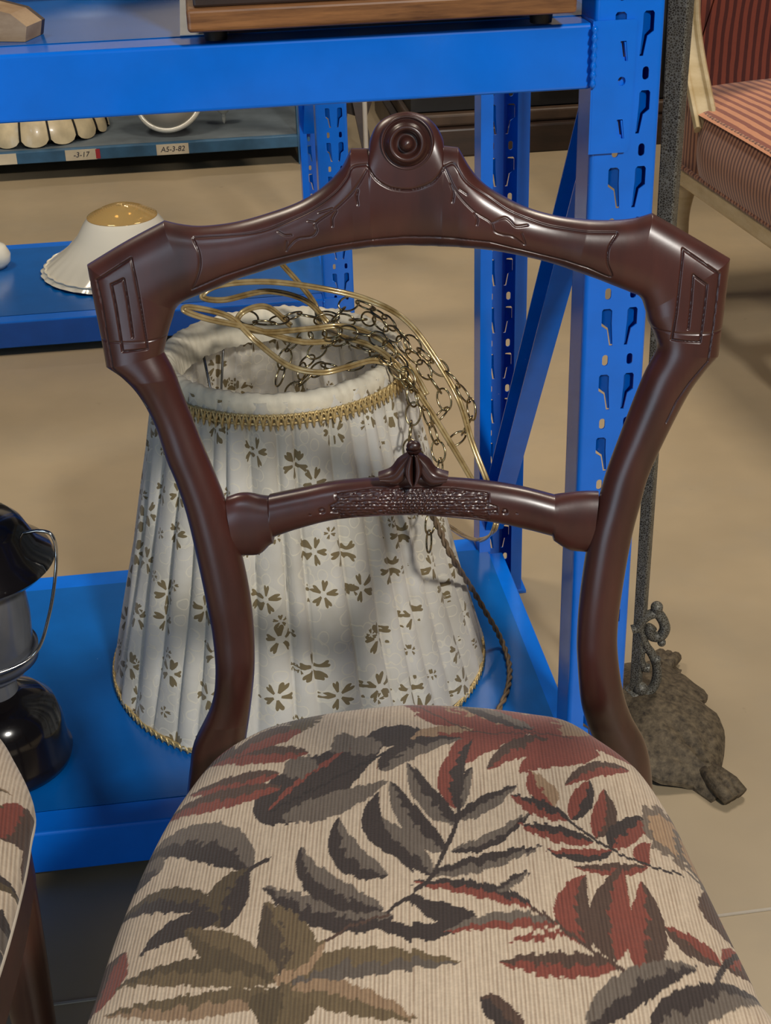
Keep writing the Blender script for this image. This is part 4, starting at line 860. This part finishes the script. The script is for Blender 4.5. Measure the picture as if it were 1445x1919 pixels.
fb0 = on_z(318, 255, zt3+0.004); fb_ = thing('glass_bowl', 'frosted grey glass bowl shade with white rim lying on its side', 'lampshade', (fb0[0], fb0[1]+0.03, zt3))
tx = np.array([cos(0.28), 0, sin(0.28)*0.55]); tx /= np.linalg.norm(tx); ty_ = np.array([0, 0.62, 0.78]); tn = np.cross(tx, ty_); tn /= np.linalg.norm(tn); ty_ = np.cross(tn, tx)
cbw = np.array([fb0[0], fb0[1]+0.06, zt3+0.090])
MB().lathe([(0.088, 0.0), (0.080, -0.020), (0.060, -0.040), (0.03, -0.05), (0, -0.052)], cbw, (tx, ty_, -tn), 48).build('bowl', M['frosted'], fb_, True)
MB().tube([cbw+tx*0.090*cos(a)+ty_*0.090*sin(a) for a in np.linspace(0, 2*pi, 60, endpoint=False)], 0.0075, 10, True).build('rim', M['milk_glass'], fb_, True)
ff = on_plane(420, 228, X3(0, 0.16, 0), RY); fi_ = MB().lathe([(0, 0), (0.004, 0.006), (0.006, 0.022), (0.005, 0.028), (0.014, 0.034), (0.022, 0.046), (0.024, 0.060), (0.016, 0.078), (0, 0.084)], (ff[0], ff[1], zt3-0.0001), None, 28).build('glass_finial', M['milk_glass'], None, True, None, 50); tag(fi_, 'small white glass finial standing beside the frosted bowl', 'finial')

# ------------------------------------------------------------------ dark furniture and an added backdrop behind
q0 = on_z(905, 292, 0.0); ch0 = thing('wooden_chest', 'long black wooden chest with brown plinth standing on the concrete floor', 'chest', q0)
XQ = lambda x, y, z: q0+RX*x+RY*y+Z3*z
bevel(MB().box(XQ(0.33, 0.30, 0.040), ax, (0.56, 0.30, 0.040)).build('plinth', M['dark_wood'], ch0), 0.006)
bevel(MB().box(XQ(0.33, 0.31, 0.098), ax, (0.54, 0.285, 0.018)).build('moulding', plain('brown_moulding', (72, 54, 40), 0.55, 0, 0.2), ch0), 0.008, 3)
MB().box(XQ(0.33, 0.32, 0.42), ax, (0.525, 0.27, 0.30)).build('body', M['black'], ch0)
for i in range(3): bevel(MB().box(XQ(-0.02+0.35*i, 0.045, 0.42), ax, (0.155, 0.008, 0.26)).build('door_panel', M['black'], ch0), 0.006)
pt = thing('dark_backdrop', 'low black backdrop panels added behind the racks to darken the distance', 'backdrop', (-0.2, 5.35, 0))  # added dark backdrop covering the lit floor, low so deck reflections clear it
for i in range(6):
    c = np.array([-1.95+0.62*i, 5.35+0.03*(-1)**i, 0.56]); e_ = np.array([cos(0.1*(-1)**i), sin(0.1*(-1)**i), 0])
    bevel(MB().box(c, (e_, np.cross(Z3, e_), Z3), (0.30, 0.012, 0.555)).build('panel', M['black'], pt), 0.005)
q1 = on_z(662, 305, 0.0)+RY*0.05; fr0 = thing('wooden_easel', 'dark folded wooden frame leaning behind blue rack', 'frame', q1)
for a, b in ((-0.06, 0.06), (0.08, -0.05)): MB().bar(q1+RX*a*0.6+Z3*0.014, q1+RX*b+RY*0.12+Z3*0.62, 0.028, 0.02, RY).build('strut', M['dark_wood'], fr0)
MB().bar(q1+RX*-0.05+RY*0.05+Z3*0.16, q1+RX*0.06+RY*0.05+Z3*0.12, 0.05, 0.02, RY).build('cross_bar', M['dark_wood'], fr0)
w0 = on_z(688, 330, 0.0); w0 = np.array([w0[0], w0[1], 0]); rod = thing('curtain_rod', 'thin white rod standing upright on the floor behind the crest', 'rod', w0)
MB().tube([w0+Z3*0.004, w0+Z3*0.6, w0+Z3*1.25], 0.0065, 12).build('shaft', M['white'], rod, True); MB().lathe([(0, 0), (0.03, 0), (0.03, 0.004), (0.008, 0.008), (0, 0.008)], w0, None, 24).build('foot', M['white'], rod, True, None, 40)

# ------------------------------------------------------------------ cast iron floor lamp
lb = on_z(1186, 1372, 0); ilamp = thing('floor_lamp', 'rusty cast iron floor lamp with square stem and scroll ornament', 'lamp', lb)
sm_ = MB(); zs_ = [(0.06, 0.0062), (0.35, 0.0068), (0.8, 0.0095), (1.05, 0.0125), (1.5, 0.013)]; ca_, sa_ = cos(-0.5), sin(-0.5); u1 = np.array([ca_, sa_, 0]); u2 = np.array([-sa_, ca_, 0])
V = [lb+Z3*z+u1*r*a+u2*r*b for z, r in zs_ for a, b in ((-1, -1), (1, -1), (1, 1), (-1, 1))]
bevel(build('stem', V, [(i*4+j, i*4+(j+1) % 4, (i+1)*4+(j+1) % 4, (i+1)*4+j) for i in range(4) for j in range(4)]+[(3, 2, 1, 0), (16, 17, 18, 19)], M['iron'], ilamp), 0.002)
def sc_pts(P): return spline(np.array([on_y(x, y, lb[1]-0.004) for x, y in P]), 8)
scr = MB()
scr.tube(sc_pts([(1184, 1180), (1196, 1176), (1204, 1162), (1218, 1152), (1232, 1150), (1242, 1162), (1246, 1178), (1238, 1192), (1224, 1192), (1217, 1182), (1222, 1174)]), np.linspace(0.0058, 0.0068, 81), 10)
scr.tube(sc_pts([(1232, 1150), (1231, 1140)]), [0.0055, 0.006, 0.0062, 0.0064, 0.0065, 0.0065, 0.0066, 0.0066, 0.0066], 10); scr.sphere(on_y(1231, 1138, lb[1]-0.004), 0.0072, 14, 10)
scr.tube(sc_pts([(1199, 1176), (1205, 1195), (1212, 1212), (1222, 1226), (1230, 1246), (1231, 1268), (1224, 1288), (1210, 1298), (1196, 1302)]), np.linspace(0.0048, 0.0062, 65), 10)
scr.tube(sc_pts([(1214, 1214), (1204, 1220), (1201, 1236), (1207, 1250), (1216, 1252)]), np.linspace(0.004, 0.0058, 33), 10); scr.sphere(on_y(1230, 1236, lb[1]-0.006), 0.006, 12, 8); scr.sphere(on_y(1201, 1291, lb[1]-0.006), 0.0085, 14, 10)
scr.sphere(on_y(1240, 1204, lb[1]-0.004), 0.005, 12, 8)
scr.build('scroll_ornament', M['iron'], ilamp, True)
MB().lathe([(0.0, 0.064), (0.012, 0.064), (0.017, 0.052), (0.013, 0.04), (0.022, 0.032), (0.0, 0.030)], lb, None, 20).build('collar', M['iron'], ilamp, True)
tip = on_z(1372, 1500, 0.0); dirl = tip-lb; Ll = np.linalg.norm(dirl[:2])
for k_, rot_ in enumerate((0, 2*pi/3, 4*pi/3)):
    d0 = dirl/np.linalg.norm(dirl); d = np.array([d0[0]*cos(rot_)-d0[1]*sin(rot_), d0[0]*sin(rot_)+d0[1]*cos(rot_), 0]); s_ = np.cross(Z3, d)
    G = np.zeros((22, 15, 3))
    for i, u in enumerate(np.linspace(0, 1, 22)):
        r = Ll*u*0.93; wd = 0.022+0.052*sin(pi*min(1, u*1.25))**0.8*(1 if u < 0.8 else (1-u)/0.2*0.75+0.25); h = 0.052*(1-u**1.6)+0.012
        for j, w in enumerate(np.linspace(-1, 1, 15)):
            G[i, j] = lb+d*r+s_*wd*w+Z3*(h-0.020*abs(w)**2.2-0.004*(1 if abs(abs(w)-0.45) < 0.12 and 0.2 < u < 0.75 else 0)-0.006*(1 if abs(w) < 0.1 and 0.35 < u < 0.8 else 0)+0.0015*sin(u*40)*cos(w*9))
            G[i, j, 2] = max(G[i, j, 2], 0.002)
    lo = G.copy(); lo[..., 2] = np.maximum(lo[..., 2]-0.006, 0.0)
    mb = MB(); mb.grid(G); mb.grid(lo)
    per = [(i, 0) for i in range(22)]+[(21, j) for j in range(1, 15)]+[(i, 14) for i in range(20, -1, -1)]+[(0, j) for j in range(13, 0, -1)]
    a_ = [G[p] for p in per]; b_ = [lo[p] for p in per]; n = len(per); mb.add(a_+b_, [(i, (i+1) % n, (i+1) % n+n, i+n) for i in range(n)])
    ft = mb.build('base_leg', M['rust'], ilamp, True, None, 45)
    cw = MB(); e = lb+d*Ll*0.93
    for q_ in (-1, 0, 1): cw.tube([e+s_*q_*0.006-d*0.03+Z3*0.020, e+s_*q_*0.009+Z3*0.014, e+s_*q_*0.010+d*0.016+Z3*0.008], [0.007, 0.009, 0.0075], 10)
    cw.build('claw_foot', M['rust'], ft, True)

# ------------------------------------------------------------------ striped armchair with cream frame
fA = on_z(1253, 335, 0.25); fB = on_z(1445, 470, 0.25); av = (fB-fA)/np.linalg.norm(fB-fA); bv = np.array([-av[1], av[0], 0])
arm = thing('armchair', 'rust and brown striped armchair with cream carved wooden frame', 'armchair', (*fA[:2], 0))
XA = lambda a, b, z: np.array([fA[0], fA[1], 0])+av*a+bv*b+Z3*z
aX = (av, bv, Z3); LA = 0.74
RU = ((110, 42, 28), (172, 104, 70), (124, 66, 46))
M['st_a'] = stripes('stripes_apron', av, 0.0125, (92, 46, 32), (176, 122, 88), (120, 76, 54)); M['st_b'] = stripes('stripes_seat', bv, 0.020, (120, 52, 30), (196, 132, 90), (150, 88, 58)); M['st_c'] = stripes('stripes_back', bv, 0.017, (70, 26, 24), (134, 66, 48), (96, 46, 36))
def pad(name, fn, n, m, mat, th=None):
    G = np.array([[fn(u, v) for v in np.linspace(0, 1, m)] for u in np.linspace(0, 1, n)]); return MB().grid(G).build(name, mat, arm, True)
# rail: moulded cream strip on all visible sides
for (p, q) in ((XA(0, 0.016, 0.270), XA(LA, 0.016, 0.270)), (XA(0.016, 0, 0.270), XA(0.016, 0.56, 0.270)), (XA(LA-0.016, 0, 0.270), XA(LA-0.016, 0.56, 0.270))):
    o = MB().bar(p, q, 0.034, 0.040).build('frame_rail', M['cream_wood'], arm); bevel(o, 0.008, 3)
for a_, b_ in ((0.025, 0.03), (LA-0.03, 0.03), (0.025, 0.53), (LA-0.03, 0.53)):
    P = [XA(a_, b_, 0.252), XA(a_-0.004, b_-0.008, 0.18), XA(a_+0.0, b_-0.002, 0.09), XA(a_+0.002, b_+0.006, 0.008)]
    MB().tube(spline(np.array(P), 6), np.linspace(0.022, 0.012, 19), 14).build('leg', M['cream_wood'], arm, True)
a1 = 0.13   # seat front begins past the arm stump
def apron(u, v):
    a = a1+(LA-a1)*u; e = min(1, min(u, 1-u)/0.12); return XA(a, 0.012-0.032*sin(pi*(0.15+0.7*v))*sqrt(max(0, e*(2-e))), 0.288+0.125*v)
pad('front_apron', apron, 60, 18, M['st_a'])
def seat_fn(u, v):
    a = -0.10+(LA+0.10)*u; b = -0.012+0.56*v
    if a < a1: b = max(b, 0.02)
    return XA(a, b, 0.408+0.030*sin(pi*min(1, v*0.9+0.06))*sin(pi*(0.1+0.85*u))+0.006*sqrt(max(0, min(1, v/0.08))))
pad('seat_cushion', seat_fn, 50, 40, M['st_b'])
P = [apron((a-a1)/(LA-a1), 1.0)+Z3*0.001 for a in np.linspace(a1, LA, 60)]; MB().tube(P, [0.0036+0.0012*(i % 2) for i in range(60)], 8).build('front_welt', M['st_a'], arm, True)
P = [XA(a, -0.004, 0.293) for a in np.linspace(0.0, LA, 180)]; MB().tube(P, [0.0030+0.0022*(i % 2) for i in range(180)], 8).build('gimp_trim', M['cream_piping'] if False else M['st_a'], arm, True)
fP = XA(0, 0.0, 0)
ARMC = spline(np.array([on_plane(x, y, fP, bv) for x, y in ((1324, 240), (1313, 185), (1301, 125), (1293, 75), (1289, 30), (1290, -20))]), 10)
def arm_front(u, v):
    c = ARMC[int(round(v*(len(ARMC)-1)))] if v > 0.0 else ARMC[0]
    zb_ = 0.288+(c[2]-0.288)*1.0 if v > 0 else 0.288
    right = c-av*0.018+bv*0.012; left = XA(-0.004, 0.012, 0)+Z3*right[2]-av*0.10*max(0, right[2]-0.45)
    return left*(1-u)+right*u-bv*0.010*sin(pi*u)
pad('arm_front_panel', arm_front, 14, 30, M['st_a'])
pad('arm_lower_panel', lambda u, v: XA(-0.004+0.135*u, 0.012-0.010*sin(pi*u), 0.288+0.122*v), 14, 8, M['st_a'])
pad('arm_outer_panel', lambda u, v: XA(-0.005-0.02*sin(pi*v), 0.01+0.55*u+0.08*v*(1-u), 0.288+0.36*v), 16, 16, M['st_c'])
# deep tufted inner panel at the far end
def inner(u, v):
    b = 0.03+0.55*u; z = 0.405+0.42*v
    tuft = sum(0.055*np.exp(-(((b-tb_)/0.07)**2+((z-tz_)/0.06)**2)) for tb_, tz_ in ((0.29, 0.665), (0.10, 0.70), (0.48, 0.70)))
    return XA(-0.085+0.07*sin(pi*min(1, 0.12+0.85*v))*(1-0.25*abs(2*u-1)**3)-tuft*0.9, b, z)
pad('tufted_panel', inner, 70, 60, M['st_c'])
for tb_, tz_ in ((0.29, 0.665), (0.10, 0.70)): MB().sphere(XA(-0.062, tb_, tz_), 0.011, 14, 10).build('tuft_button', M['st_c'], arm, True)
pad('back_cushion', lambda u, v: XA(-0.08+(LA+0.05)*u, 0.57+0.05*v-0.05*sin(pi*v), 0.40+0.45*v), 40, 20, M['st_c'])
# cream moulded arm stump
AS = np.vstack([ARMC[:-1], spline(np.array([ARMC[-1], ARMC[-1]+bv*0.05+Z3*0.03, ARMC[-1]+bv*0.2+Z3*0.04]), 10)]); V = []; prof_a = [(-0.030, -0.014), (-0.034, 0.004), (-0.028, 0.014), (-0.020, 0.012), (-0.014, 0.004), (0.014, 0.004), (0.020, 0.012), (0.028, 0.014), (0.034, 0.004), (0.030, -0.014)]
dT = np.gradient(AS, axis=0); dT /= np.linalg.norm(dT, axis=1)[:, None]
side = av*0.80-bv*0.60*0
for p, d in zip(AS, dT):
    sv = bv*0.94+av*0.34; s_ = sv-d*np.dot(sv, d); s_ /= np.linalg.norm(s_); n2 = np.cross(s_, d); n2 = n2 if np.dot(n2, av) > 0 else -n2
    V += [p+s_*x*0.70+n2*y for x, y in prof_a]
k = len(prof_a); nA = len(AS)
bevel(build('arm_support', V, [(i*k+j, i*k+(j+1) % k, (i+1)*k+(j+1) % k, (i+1)*k+j) for i in range(nA-1) for j in range(k)]+[tuple(range(k)), tuple((nA-1)*k+j for j in range(k))[::-1]], M['cream_wood'], arm, True, None, 35), 0.001)
